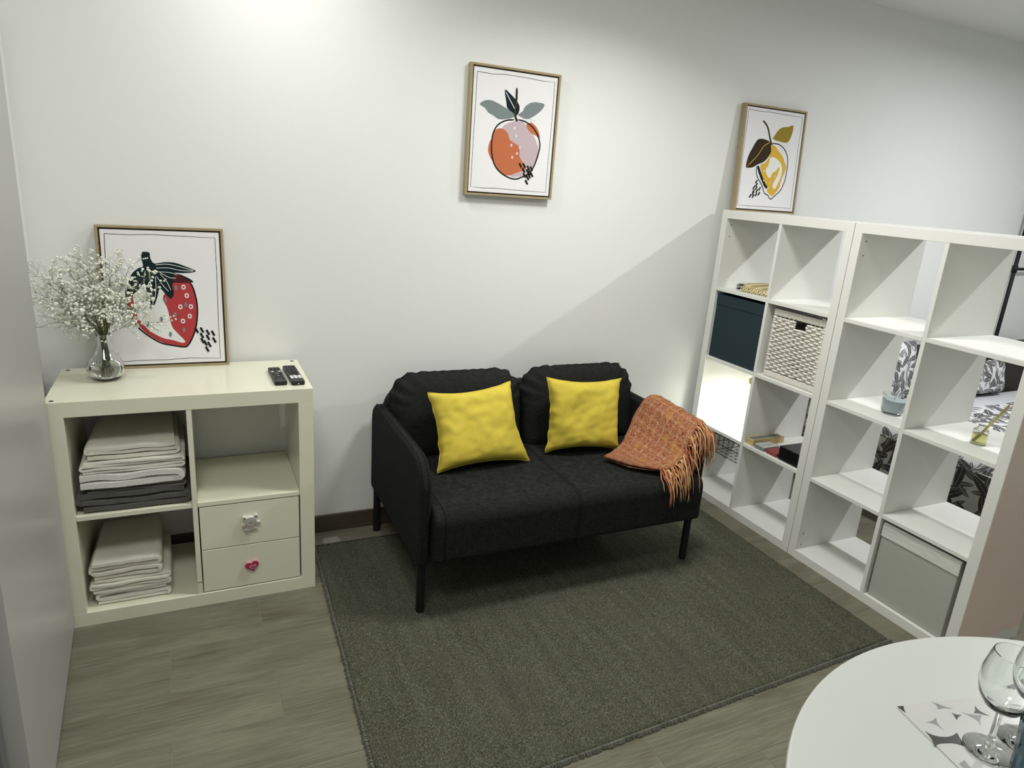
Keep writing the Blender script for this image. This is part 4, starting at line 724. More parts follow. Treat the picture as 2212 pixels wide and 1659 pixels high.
# ---------------- folded linens ----------------
def folded(name, label, x0, x1, y0, y1, z0, z1, layers, mt, seed, parent=None, tight=.9, taper=0.0, ends=None, group='linens on the cream shelf unit'):
    """cloth folded back and forth; the zig-zag of folds faces the front (y0)"""
    rnd = random.Random(seed); H = z1 - z0; st = H / layers; th = st * tight * .5
    path = []          # centre line in x,z
    xa, xb = x0 + th * 1.2, x1 - th * 1.2
    for L in range(layers):
        zc = z0 + st * (L + .5); a, b = (xa, xb) if L % 2 == 0 else (xb, xa)
        if L == layers - 1 and ends: b = a + (b - a) * ends
        sh = rnd.uniform(-.004, .012) if L else 0; a, b = (a + sh, b) if a < b else (a, b + sh)
        for i in range(17):
            f = i / 16; path.append((a + (b - a) * f, zc, L))
        if L < layers - 1:
            sgn = 1 if b > a else -1; R = st / 2
            for i in range(1, 5):
                q = PI * i / 5; path.append((b + sgn * math.sin(q) * R * 1.3, zc + (1 - math.cos(q)) * R, L + .5))
    ny = 14; n = len(path)
    t = thing(name, label, 'linen', ((x0 + x1) / 2, (y0 + y1) / 2, z0), 0, group); O = Vector(t.location)
    V, F = [], []; ring = 2 * n
    for j in range(ny + 1):
        g = j / ny; y = y0 + (y1 - y0) * g
        for s_ in (1, -1):
            for i in (range(n) if s_ > 0 else range(n - 1, -1, -1)):
                a = path[max(i - 1, 0)]; c = path[min(i + 1, n - 1)]; dx, dz = c[0] - a[0], c[1] - a[1]; L = math.hypot(dx, dz) or 1
                e = min(1, .35 + 2.2 * min(i, n - 1 - i) / n) if False else 1
                pin = .72 if j in (0, ny) else 1
                px_ = path[i][0] - dz / L * th * s_ * pin; pz = path[i][1] + dx / L * th * s_ * pin
                lay = path[i][2]; fx = (path[i][0] - x0) / (x1 - x0)
                w = .004 * noise.noise(Vector((fx * 3, g * 3 + seed, lay * .13))) + H / layers * .32 * noise.noise(Vector((fx * 4, seed + lay * .7, g * 2)))
                dyf = .010 * noise.noise(Vector((lay * .9 + seed, fx * 1.5, 7))) * (1 - g) + (.003 if j in (0, ny) else 0) * (1 if j == 0 else -1)
                squeeze = 1 - taper * g
                V.append((x0 + (px_ - x0) * squeeze + taper * g * (x1 - x0) * .45 - O.x, y + dyf - O.y, min(max(pz + w * (.35 + .65 * min(1, lay)), z0 + .0004), z1 + .0002) - O.z))
    for j in range(ny):
        for i in range(ring): a = j * ring + i; b = j * ring + (i + 1) % ring; F.append((a, b, b + ring, a + ring))
    for j in (0, ny):
        for i in range(n - 1):
            a, b, c, d = j * ring + i, j * ring + i + 1, j * ring + ring - 2 - i, j * ring + ring - 1 - i
            F.append((a, d, c, b) if j == 0 else (a, b, c, d))
    return mesh('cloth', V, F, mt, t, smooth=True, angle=65)
YB = -.418
folded('folded_towel', 'thick dark grey terry towel at the bottom of the upper linen pile', .064, .382, YB + .012, -.07, .4055, .468, 3, TERRYG, 1, tight=.96)
folded('folded_cloth', 'thin smooth grey cloth between the dark terry towel and white towel', .085, .374, YB + .020, -.10, .4685, .487, 2, GREYCOT, 2)
folded('folded_towel', 'white terry towel above the grey cloth in the upper pile', .060, .366, YB + .006, -.08, .4875, .538, 2, TERRYW, 3, tight=.98)
folded('folded_sheet', 'white cotton sheet with folded edges above the white towel', .080, .374, YB + .012, -.09, .5385, .580, 4, LINEN2, 4)
folded('folded_sheet', 'cream cotton sheet on top of the upper linen pile', .092, .360, YB + .022, -.06, .5805, .627, 3, LINEN, 5, taper=.10)
folded('folded_sheet', 'white cotton sheet at the bottom of the lower linen pile', .076, .300, YB + .030, -.12, .0515, .098, 3, LINEN2, 6)
folded('folded_sheet', 'cream sheet with a drooping corner in the middle of the lower pile', .068, .305, YB + .022, -.10, .0985, .146, 4, LINEN, 7, taper=.05)
folded('folded_sheet', 'cream sheet on top of the lower linen pile beside the drawers', .072, .278, YB + .028, -.07, .1465, .212, 4, LINEN, 8, taper=.08)

# ---------------- vase and gypsophila ----------------
VX, VY, VZ = .155, -.185, .79
def vase():
    t = thing('glass_vase', 'clear faceted teardrop glass vase on the cream shelf unit', 'vase', (VX, VY, VZ))
    out = [(0.0004, 0), (.030, 0), (.042, .006), (.053, .022), (.056, .040), (.050, .062), (.037, .085), (.024, .108), (.0185, .128), (.019, .145), (.023, .158)]
    inn = [(.0205, .158), (.0165, .145), (.016, .128), (.021, .108), (.033, .085), (.045, .062), (.050, .040), (.047, .022), (.036, .009), (0.0004, .006)]
    def warp(r, z, q):
        if r < .01 or z > .12: return r
        return r * (1 + .055 * math.sin(3 * (q + z * 28)) * math.sin(PI * min(z, .12) / .12) ** .5 + .018 * math.sin(7 * q - z * 60))
    V, F = lathe_data(out + inn, 56, warp=lambda r, z, q: warp(r, z, q) if True else r)
    bm = bmesh.new(); vs = [bm.verts.new(v) for v in V]
    for f in F:
        try: bm.faces.new([vs[i] for i in f])
        except ValueError: pass
    bmesh.ops.remove_doubles(bm, verts=bm.verts, dist=1e-5)
    bmobj('glass_body', bm, GLASS, t, smooth=True, angle=80)
    wp = [(0.0004, .0065), (.035, .0095), (.0458, .022), (.0485, .040), (.0465, .052), (0.0004, .052)]
    V, F = lathe_data(wp, 56, warp=lambda r, z, q: warp(r, z, q))
    mesh('water', V, F, mat('water', (.98, 1, .98), .02, .5, trans=1, ior=1.33), t, smooth=True, angle=40)
vase()
def bouquet():
    t = thing('flower_bouquet', 'spray of tiny white gypsophila flowers standing in the glass vase', 'flowers', (VX, VY, VZ + .02)); O = Vector(t.location)
    rnd = random.Random(21); Vs, Fs, Vt, Ft = [], [], [], []; heads = []
    tips = [((-.030, -.20, 1.165), 14), ((-.02, -.16, 1.08), 15), ((.035, -.21, 1.125), 16), ((.085, -.14, 1.14), 15), ((.13, -.20, 1.175), 15), ((.165, -.15, 1.14), 14), ((.20, -.19, 1.165), 14), ((.25, -.20, 1.165), 11), ((.275, -.17, 1.11), 15), ((.305, -.19, 1.065), 14),
            ((.26, -.22, 1.02), 10), ((.345, -.20, .985), 7), ((.04, -.17, 1.04), 14), ((.06, -.24, 1.01), 12), ((.02, -.20, .99), 6), ((.17, -.24, 1.05), 16), ((.21, -.24, 1.00), 11), ((.11, -.25, 1.06), 15), ((.085, -.19, .965), 7), ((.15, -.23, .985), 9), ((.20, -.12, 1.09), 10), ((.10, -.12, 1.09), 9)]
    neck = Vector((VX, VY, VZ + .15))
    def grow(p, d, L, depth, r):
        n = 4; Q = [p]; cur = p
        for i in range(n):
            d = (d + Vector((rnd.gauss(0, .10), rnd.gauss(0, .10), rnd.gauss(0, .08)))).normalized(); cur = cur + d * L / n; Q.append(cur)
        if depth <= 0: heads.append((cur, d)); 
        V_, F_ = (Vt, Ft); tube_data([q - O for q in Q], r, 3, V=V_, F=F_, taper=(1, .7))
        if depth > 0:
            for k in range(rnd.choice((2, 2, 3))):
                ax = Vector((rnd.gauss(0, 1), rnd.gauss(0, 1), rnd.gauss(0, 1))).normalized()
                nd = (d + ax * .62 + Vector((0, 0, .12))).normalized(); grow(Q[rnd.choice((2, 3, 4, 4))], nd, L * rnd.uniform(.6, .85), depth - 1, r * .7)
    for tip, cnt in tips:
        tip = Vector(tip); bot = Vector((VX + rnd.uniform(-.016, .016), VY + rnd.uniform(-.016, .016), VZ + rnd.uniform(.016, .05)))
        nk = neck + Vector((rnd.uniform(-.009, .009), rnd.uniform(-.009, .009), 0)); mid = nk.lerp(tip, .35) + Vector((0, 0, .035))
        pts = [bot, bot.lerp(nk, .55), nk]
        for i in range(1, 9):
            f = i / 8; a = nk.lerp(mid, f); b = mid.lerp(tip, f); pts.append(a.lerp(b, f))
        tube_data([p - O for p in pts[:5]], .0011, 6, V=Vs, F=Fs); tube_data([p - O for p in pts[4:]], .0013, 4, V=Vt, F=Ft, taper=(1, .4))
        for k in range(int(cnt * 1.35)):
            i = min(10, 5 + int(6 * (k + .5) / cnt / 1.35)); p = pts[i]; dm = (tip - nk).normalized()
            ax = Vector((rnd.gauss(0, 1), rnd.gauss(0, .8), rnd.gauss(.2, 1))).normalized()
            grow(p, (dm * .7 + ax * .8).normalized(), rnd.uniform(.022, .036), 2, .0006)
    mesh('stems', Vs, Fs, STEMG, t, smooth=True)
    mesh('fine_twigs', Vt, Ft, TWIG, t, kind='stuff')
    # leaves near the neck
    Vl, Fl = [], []
    for k in range(7):
        q = k * .9; p = neck - O + Vector((.006 * math.cos(q), .006 * math.sin(q), -.03 + .012 * k)); d = Vector((.012 * math.cos(q), .012 * math.sin(q), .03)); s_ = Vector((-math.sin(q), math.cos(q), 0)) * .0028
        b = len(Vl); Vl += [p, p + d * .5 + s_, p + d, p + d * .5 - s_]; Fl.append((b, b + 1, b + 2, b + 3))
    mesh('leaves', Vl, Fl, STEMG, t)
    Vh, Fh = [], []
    for p, d in heads:
        r = rnd.uniform(.0028, .0054); a = d.orthogonal().normalized(); b_ = d.cross(a); c0 = len(Vh); q = p - O
        m = 7
        for k in range(m): Vh.append(q + (a * math.cos(2 * PI * k / m) + b_ * math.sin(2 * PI * k / m)) * r * (.5))
        for k in range(m): Vh.append(q + d * r * .7 + (a * math.cos(2 * PI * k / m) + b_ * math.sin(2 * PI * k / m)) * r)
        Vh.append(q + d * r * 1.5)
        for k in range(m):
            Fh.append((c0 + k, c0 + (k + 1) % m, c0 + m + (k + 1) % m, c0 + m + k)); Fh.append((c0 + m + k, c0 + m + (k + 1) % m, c0 + 2 * m))
        Fh.append(tuple(c0 + k for k in reversed(range(m))))
    mesh('blooms', Vh, Fh, BLOOM, t, kind='stuff')
bouquet()

# ---------------- remotes ----------------
def remote(label, cx, cy, w, L, rz, kind):
    t = thing('remote_control', label, 'remote', (cx, cy, .7902), rz, 'remotes on the cream shelf unit'); h = .015
    bm = bmesh.new(); prism(bm, rrect(-w / 2, w / 2, -L / 2, L / 2, .008, 5), 2, 0, h, .0028, 3); bmobj('casing', bm, BLACKP, t, smooth=True)
    def btn(x, y, a, b, m): bm = bmesh.new(); prism(bm, ell(x, y, a, b, 0, 12), 2, h - .001, h + .0013, .0003, 1); bmobj('button', bm, m, t, smooth=True)
    def sq(x, y, a, b, m): bm = bmesh.new(); prism(bm, rrect(x - a, x + a, y - b, y + b, .001, 2), 2, h - .001, h + .0015, .0003, 1); bmobj('button', bm, m, t, smooth=True)
    if kind == 0:
        for j in range(3):
            for i in range(3): btn((i - 1) * .012, L / 2 - .020 - j * .013 + (.004 if i == 1 else 0), .0036, .003, BLACKB)
        btn(-.0125, L / 2 - .062, .0052, .0042, WHITEB); btn(.0125, L / 2 - .062, .0052, .0042, WHITEB); btn(0, L / 2 - .058, .0035, .003, BLACKB)
        for yy in (.082, .095):
            for i in (-1, 1): btn(i * .0125, L / 2 - yy, .0038, .0035, BLACKB)
        btn(0, L / 2 - .090, .005, .0042, GREYB); btn(0, L / 2 - .118, .0056, .005, GREYB)
        bm = bmesh.new(); V, F = tube_data([(math.cos(q) * .0125, L / 2 - .118 + math.sin(q) * .0125, h + .0004) for q in [PI * k / 12 for k in range(24)]], .0008, 5, True); mesh('direction_ring', V, F, BLACKB, t, smooth=True)
        for (i, yy) in ((-1, .142), (0, .138), (1, .142), (-1, .157), (1, .157)): btn(i * .0125, L / 2 - yy, .0038, .0035, BLACKB)
    else:
        for j in range(6):
            for i in range(3): sq((i - 1) * .0125, L / 2 - .018 - j * .0125, .0042, .0042, BLACKB)
        V, F = tube_data([(math.cos(q) * .0145, L / 2 - .112 + math.sin(q) * .0145, h + .0004) for q in [PI * k / 12 for k in range(24)]], .0016, 5, True); mesh('direction_ring', V, F, BLACKB, t, smooth=True)
        btn(0, L / 2 - .112, .006, .006, BLACKB)
        for i in (-1, 1): btn(i * .0145, L / 2 - .134, .0036, .003, GREYB)
        sq(-.003, L / 2 - .137, .004, .002, mat('straw_button', (.62, .55, .30), .5))
        for j in range(3):
            for i in range(3): sq((i - 1) * .0135, L / 2 - .148 - j * .0115, .0054, .0042, WHITEB)
        bm = bmesh.new(); prism(bm, ell(0, .006, .002, .002, 0, 10), 1, -L / 2 - .0004, -L / 2 + .002); bmobj('sensor_dot', bm, WHITEB, t)
remote('shorter black remote with two white round buttons', .692, -.272, .042, .190, .03, 0)
remote('longer black remote with nine white square buttons', .748, -.268, .045, .215, .035, 1)

# ---------------- things in the cube shelves ----------------
def storage_box(name, label, x0, x1, y0, y1, z0, z1, mt, band=None, handle=False):
    t = thing(name, label, 'box', ((x0 + x1) / 2, (y0 + y1) / 2, z0), 0); ox, oy, oz = t.location
    th = .006
    def P(n, a, b, m=mt, r=.004): return slab(n, (a[0] - ox, a[1] - oy, a[2] - oz), (b[0] - ox, b[1] - oy, b[2] - oz), m, t, r=r)
    P('front_panel', (x0, y0, z0), (x0 + th, y1, z1)); P('back_panel', (x1 - th, y0, z0), (x1, y1, z1))
    P('side_panel', (x0 + th, y0, z0), (x1 - th, y0 + th, z1)); P('side_panel', (x0 + th, y1 - th, z0), (x1 - th, y1, z1)); P('base_panel', (x0 + th, y0 + th, z0), (x1 - th, y1 - th, z0 + th), r=.001)
    return t, P
t, P = storage_box('storage_box', 'dark navy fabric storage box in the cube beside the wall', 2.832, 3.19, -.4095, -.082, .743, 1.064, NAVY)
P('top_flap', (2.8295, -.4085, 1.010), (2.8335, -.083, 1.0635), r=.0015)
t, P = storage_box('storage_box', 'grey fabric box with white top band in the bottom shelf cube', 2.836, 3.17, -1.512, -1.206, .0395, .354, BOXGREY)
o = P('top_band', (2.832, -1.514, .300), (2.8375, -1.204, .356), BOXTOP, .002); o['label'] = 'white crinkled band'
P('rim', (2.836, -1.512, .350), (2.85, -1.206, .358), BOXTOP, .002)

def wicker():
    x0, x1, y0, y1, z0, z1 = 2.850, 3.16, -.750, -.455, .7435, 1.060
    t = thing('wicker_basket', 'white woven wicker basket with handle hole in the shelf cube', 'basket', ((x0 + x1) / 2, (y0 + y1) / 2, z0)); O = Vector(t.location)
    rnd = random.Random(5); V, F = [], []; rows = 23; st = 12; R = .0062
    zs = [z0 + .030 + (z1 - .066 - z0) * (k + .5) / rows for k in range(rows)]
    W_, D_ = y1 - y0, x1 - x0
    hz0, hz1 = z1 - .070, z1 - .040; hy0, hy1 = -.640, -.585
    for k, z in enumerate(zs):
        for face in range(4):
            L = W_ if face in (0, 2) else D_; n = st * 6; pts = []; segs = []
            for i in range(n + 1):
                f = i / n; off = math.sin(PI * (f * st + (k % 2))) * .0052
                fl = 0 if (i % n) else 1
                if face == 0: p = Vector((x0 - off * (1 - fl), y1 - L * f, z))
                elif face == 1: p = Vector((x0 + L * f, y0 - off, z))
                elif face == 2: p = Vector((x1 + off, y0 + L * f, z))
                else: p = Vector((x1 - L * f, y1 + off * .3, z))
                p.z += .0016 * noise.noise(Vector((f * 9, k, face)))
                if face in (0, 2) and hz0 - .004 < z < hz1 + .004 and hy0 - .002 < p.y < hy1 + .002:
                    if len(pts) > 2: segs.append(pts)
                    pts = []; continue
                pts.append(p - O)
            if len(pts) > 2: segs.append(pts)
            for s_ in segs: tube_data(s_, R * rnd.uniform(.84, .98), 6, V=V, F=F)
    mesh('weave', V, F, WICKER, t, smooth=True, kind='stuff')
    V, F = [], []
    for i in range(st):
        yy = y1 - W_ * (i + .5) / st
        if not (hy0 - .004 < yy < hy1 + .004): tube_data([Vector((x0 + .001, yy, z0 + .01)) - O, Vector((x0 + .001, yy, z1 - .01)) - O], .0032, 6, V=V, F=F)
    mesh('stakes', V, F, WICKER, t, smooth=True, kind='stuff')
    # wrapped rims and corner wraps
    def wrap(a, b, n, hh, horizontal, nm='rim_wrap'):
        V, F = [], []; a, b = Vector(a), Vector(b)
        for i in range(n):
            c = a.lerp(b, (i + .5) / n) - O; w = (b - a).length / n * .47; c.x -= .001 * rnd.random()
            bm_ = bmesh.new(); sx = .0075
            if horizontal: lo, hi = (c.x - sx, c.y - w, c.z - hh), (c.x + sx, c.y + w, c.z + hh)
            else: lo, hi = (c.x - sx, c.y - hh, c.z - w), (c.x + sx, c.y + hh, c.z + w)
            box(bm_, lo, hi, min(.0028, w * .7), 2); k = len(V)
            V += [v.co.copy() for v in bm_.verts]; bm_.verts.index_update(); F += [tuple(k + v.index for v in f.verts) for f in bm_.faces]; bm_.free()
        mesh(nm, V, F, WICKER, t, smooth=True, kind='stuff', angle=50)
    wrap((x0, y1, z1 - .016), (x0, y0, z1 - .016), 34, .0145, True, 'top_rim')
    wrap((x0, y1, z0 + .014), (x0, y0, z0 + .014), 34, .0135, True, 'bottom_rim')
    wrap((x0, y1 - .007, z0 + .03), (x0, y1 - .007, z1 - .032), 20, .008, False, 'corner_wrap')
    wrap((x0, y0 + .007, z0 + .03), (x0, y0 + .007, z1 - .032), 20, .008, False, 'corner_wrap')
    V, F = tube_data([Vector(p) - O for p in ((x0 - .004, hy1 + .006, hz0 - .004), (x0 - .004, hy0 - .006, hz0 - .004))], .0052, 8); mesh('handle_rim', V, F, WICKER, t, smooth=True)
    # dark box, coloured as the shade seen through the weave gaps
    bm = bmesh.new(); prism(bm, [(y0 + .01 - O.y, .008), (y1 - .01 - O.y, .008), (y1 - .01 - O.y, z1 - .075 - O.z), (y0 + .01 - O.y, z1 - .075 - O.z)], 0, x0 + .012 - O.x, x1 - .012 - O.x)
    bmobj('inner_shade', bm, WICKIN, t)
wicker()

def cloths():
    t = thing('dish_cloth', 'yellow striped knitted cloth folded on the top left cube shelf', 'cloth', (2.955, -.302, 1.0945), .12)
    V, F = [], []; nx, ny = 60, 40
    for L in (1, 0):
        for j in range(ny + 1):
            for i in range(nx + 1):
                u, v = i / nx, j / ny; x = -.09 + .18 * v; yy = .105 - .20 * u
                e = max(0, 1 - (2 * u - 1) ** 8) ** .5 * max(0, 1 - (2 * v - 1) ** 8) ** .5
                z = .001 + (.044 - .022 * u) * L * (.35 + .65 * e) + .0028 * math.sin(u * 2 * PI * 13) * L * e + .006 * noise.noise(Vector((u * 2, v * 2, 1))) * L * e
                V.append((x, yy, z))
    m = (nx + 1) * (ny + 1)
    for j in range(ny):
        for i in range(nx): a = j * (nx + 1) + i; F.append((a, a + nx + 1, a + nx + 2, a + 1)); F.append((a + m, a + m + 1, a + m + nx + 2, a + m + nx + 1))
    rim = [j * (nx + 1) for j in range(ny + 1)] + [ny * (nx + 1) + i for i in range(1, nx + 1)] + [j * (nx + 1) + nx for j in range(ny - 1, -1, -1)] + [i for i in range(nx - 1, 0, -1)]
    for k in range(len(rim)): a, b = rim[k], rim[(k + 1) % len(rim)]; F.append((a, b, b + m, a + m))
    mesh('knit', V, F, YCLOTH, t, smooth=True)
    # knitted scalloped edge
    V, F = tube_data([(-.090 + .003 * math.sin(k * .9), .105 - .2 * k / 70, .010 + .004 * math.cos(k * .9)) for k in range(71)], .0035, 5); mesh('scalloped_edge', V, F, mat('straw_yarn', (.72, .64, .38), .9), t, smooth=True)
    for nm, lb, x, yy, m, L in (('hem_cloth', 'white cloth with a rolled end peeking out behind the yellow knit', 2.955, -.165, WHITEC, .11), ('blue_cloth', 'lilac blue cloth with white hem peeking out under the yellow knit', 2.905, -.19, BLUEC, .07)):
        t = thing(nm, lb, 'cloth', (x, yy, 1.0945), .05)
        P = []; th = .0035; z = .003
        if nm == 'hem_cloth': c = [(-.03, .030), (-.01, .033), (.015, .033), (.036, .026), (.042, .012), (.032, .004), (.012, .012), (-.03, .018)]
        else: c = [(-.02, .024), (-.005, .020), (.02, .015), (.032, .008), (.018, .003), (-.02, .003)]
        V, F = [], []
        for xx in (-L / 2, L / 2):
            for s_ in (1, -1):
                R_ = range(len(c)) if s_ > 0 else range(len(c) - 1, -1, -1)
                for i in R_:
                    a, b = c[max(0, i - 1)], c[min(len(c) - 1, i + 1)]; d = Vector((b[0] - a[0], b[1] - a[1])).normalized()
                    V.append((xx, c[i][0] - d.y * s_ * .003, c[i][1] + d.x * s_ * .003))
        n = 2 * len(c)
        for i in range(n): F.append((i, (i + 1) % n, n + (i + 1) % n, n + i))
        for b in (0, n):
            for i in range(len(c) - 1): F.append((b + i, b + i + 1, b + n - 2 - i, b + n - 1 - i))
        mesh('cloth_fold', V, F, m, t, smooth=True, angle=50)
        if nm == 'blue_cloth': V, F = tube_data([(-L / 2 - .001, *q) for q in c], .0016, 5); mesh('white_hem', V, F, WHITEC, t, smooth=True)
cloths()

# small boxes on the cube shelf
ZS = .3905
def b3(name, label, x0, x1, y0, y1, h, mt, lid=None, cat='box', rz=0):
    t = thing(name, label, cat, ((x0 + x1) / 2, (y0 + y1) / 2, ZS), rz); a, b = (x1 - x0) / 2, (y1 - y0) / 2
    slab('carton', (-a, -b, 0), (a, b, h), mt, t, r=.0015)
    return t, a, b
t, a, b = b3('wooden_box', 'long pale wooden box with slate coloured sliding lid', 2.835, 3.035, -.480, -.4335, .030, PINE)
slab('sliding_lid', (-a + .008, -b + .007, .030), (a - .004, b - .007, .0312), SLATE, t, r=.0004); slab('rail', (-a, b - .006, .0302), (a, b, .0335), PINE, t); slab('rail', (-a, -b, .0302), (a, -b + .006, .0335), PINE, t)
t, a, b = b3('playing_card_box', 'small grey carton with pale printed top between wooden box and red box', 2.832, 2.93, -.553, -.490, .020, CARDG)
slab('printed_top', (-a + .002, -b + .002, .020), (a - .002, b - .002, .0206), CARDT, t, r=.0002)
bm = bmesh.new()
for k in range(7): box(bm, (-a + .012 + k * .0105, -b + .014 + (k % 3) * .006, .0206), (-a + .017 + k * .0105, b - .016 - (k % 2) * .01, .0209))
bmobj('printed_figure', bm, CARDG, t)
b3('playing_card_box', 'small dark red carton beside the black box', 2.838, 2.925, -.625, -.562, .020, CARDR)
t, a, b = b3('games_box', 'black glossy box at the right of the small cartons', 2.838, 3.06, -.764, -.636, .060, BLACKG)
slab('lid', (-a - .001, -b - .001, .045), (a + .001, b, .066), BLACKG, t, r=.002); bm = bmesh.new(); prism(bm, ell(.02, .030, .003, .003), 0, -a - .0015, -a + .001); bmobj('button_clasp', bm, BLACKP, t)

def wire_basket():
    x0, x1, y0, y1, z0, z1 = 2.848, 3.06, -.408, -.205, .262, .358
    t = thing('wire_basket', 'black wire basket hanging under the shelf board above it', 'basket', ((x0 + x1) / 2, (y0 + y1) / 2, z0)); O = Vector(t.location)
    def rod(nm, P, r=.0014, closed=False): V, F = tube_data([Vector(p) - O for p in P], r, 6, closed); mesh(nm, V, F, WIRE, t, smooth=True)
    n = 7
    for i in range(n):
        y = y0 + (y1 - y0) * i / (n - 1); rod('wire', [(x0, y, z1), (x0, y, z0), (x1, y, z0), (x1, y, z1)], .0011)
    for i in range(7):
        x = x0 + (x1 - x0) * i / 6; rod('wire', [(x, y0, z1), (x, y0, z0), (x, y1, z0), (x, y1, z1)], .0011)
    for z in (z0, (z0 + z1) / 2, z1): rod('rim_wire', [(x0, y0, z), (x1, y0, z), (x1, y1, z), (x0, y1, z)], .0018, True)
    for y in (y0 + .02, y1 - .02): rod('hook', [(x1, y, z1), (x1 + .012, y, z1 + .008), (x1 + .012, y, .3738), (x0 + .03, y, .3730), (x0 + .03, y, z1)], .0022)
    rod('curl', [(x0 - .002, -.30 + .006 * math.cos(q), z0 - .001 + .005 * math.sin(q)) for q in [PI * k / 6 for k in range(12)]], .001, True)
wire_basket()

def cube_lamp():
    t = thing('table_lamp', 'small lamp with round yellow gold shade glowing inside the shelf cube', 'lamp', (2.975, -.338, .4105))
    lathe('base', [(0.0004, -.02), (.042, -.02), (.042, .006), (.038, .010), (0.0004, .011)], mat('lamp_white', (.75, .75, .7), .4), t)
    lathe('pole', [(0.0004, .011), (.005, .011), (.005, .262), (0.0004, .262)], mat('lamp_pole', (.6, .6, .55), .4), t, n=14)
    lathe('shade', [(.005, .262), (.062, .262), (.066, .258), (.066, .242), (.062, .240), (.062, .256), (.005, .258), (.005, .262)], LAMPY, t, n=36)
    lathe('diffuser', [(0.0004, .2475), (.060, .2475), (.060, .2555), (0.0004, .2555)], mat('lamp_glow', (1, 1, 1), .5, emit=((1, 1, .93), 9)), t, n=32)
    V, F = tube_data([(.030, .022, -.017), (.04, .06, -.018), (.03, .10, -.018), (.045, .13, -.018)], .0018, 6); mesh('cord', V, F, mat('grey_cord', (.4, .4, .4), .5), t, smooth=True)
    ld = bpy.data.lights.new('lamp', 'AREA'); ld.shape = 'DISK'; ld.size = .11; ld.energy = 1.7; ld.color = (1, 1, .93)
    lo = bpy.data.objects.new('lamp_light', ld); link(lo, t); lo.location = (0, 0, .245)
cube_lamp()

def candle():
    t = thing('candle_jar', 'blue tinted glass jar candle in the middle row shelf cube', 'candle', (2.955, -1.045, .7422))
    lathe('glass_jar', [(0.0004, .0), (.030, 0), (.038, .006), (.0425, .022), (.0445, .05), (.0455, .080), (.0435, .0805), (.0425, .05), (.0405, .024), (.035, .012), (0.0004, .010)], GLASSB, t, n=40)
    lathe('wax', [(0.0004, .0105), (.0345, .0125), (.0400, .024), (.0424, .058), (0.0004, .059)], WAX, t, n=40)
    V, F = tube_data([(0, 0, .058), (.001, 0, .070)], .0009, 5); mesh('wick', V, F, BLACKP, t)
candle()
def diffuser():
    t = thing('reed_diffuser', 'small clear bottle of yellow oil with reeds in the right shelf cube', 'diffuser', (2.965, -1.385, .7422))
    lathe('bottle', [(0.0004, 0), (.0225, 0), (.026, .004), (.026, .046), (.023, .056), (.014, .062), (.0125, .067), (.0145, .073), (.0125, .0735), (.0105, .066), (.012, .060), (.021, .054), (.0238, .045), (.0238, .006), (0.0004, .004)], GLASS, t, n=36)
    lathe('oil', [(0.0004, .0045), (.0235, .0065), (.0235, .040), (0.0004, .0405)], OIL, t, n=36)
    for (a, b) in (((-.012, .010, .008), (.030, -.052, .165)), ((-.014, .006, .008), (.022, -.056, .160)), ((-.010, .014, .008), (.036, -.046, .162)), ((-.015, .012, .01), (.028, -.050, .155))):
        V, F = tube_data([a, b], .0016, 6); mesh('reed', V, F, REED, t, smooth=True)
diffuser()

# ---------------- bed beyond the shelves ----------------
def uvbox(name, a, b, mt, parent, r, wob=.0, seed=0, k=1.0, label=None, n=24):
    bm = box(bmesh.new(), a, b, r, 4); bmesh.ops.subdivide_edges(bm, edges=[e for e in bm.edges if e.calc_length() > .1], cuts=n, use_grid_fill=True)
    uvl = bm.loops.layers.uv.new('UVMap'); bm.normal_update()
    for f in bm.faces:
        for lp in f.loops:
            c = lp.vert.co; nn = f.normal; ax = max(range(3), key=lambda i: abs(nn[i])); lp[uvl].uv = [(c.y * k, c.z * k), (c.x * k, c.z * k), (c.x * k, c.y * k)][ax]
    if wob:
        for v in bm.verts: v.co += Vector((noise.noise(v.co * 6 + Vector((seed, 0, 0))), noise.noise(v.co * 6 + Vector((0, seed, 9))), noise.noise(v.co * 6 + Vector((3, 0, seed))))) * wob
    return bmobj(name, bm, mt, parent, smooth=True, angle=60, label=label)
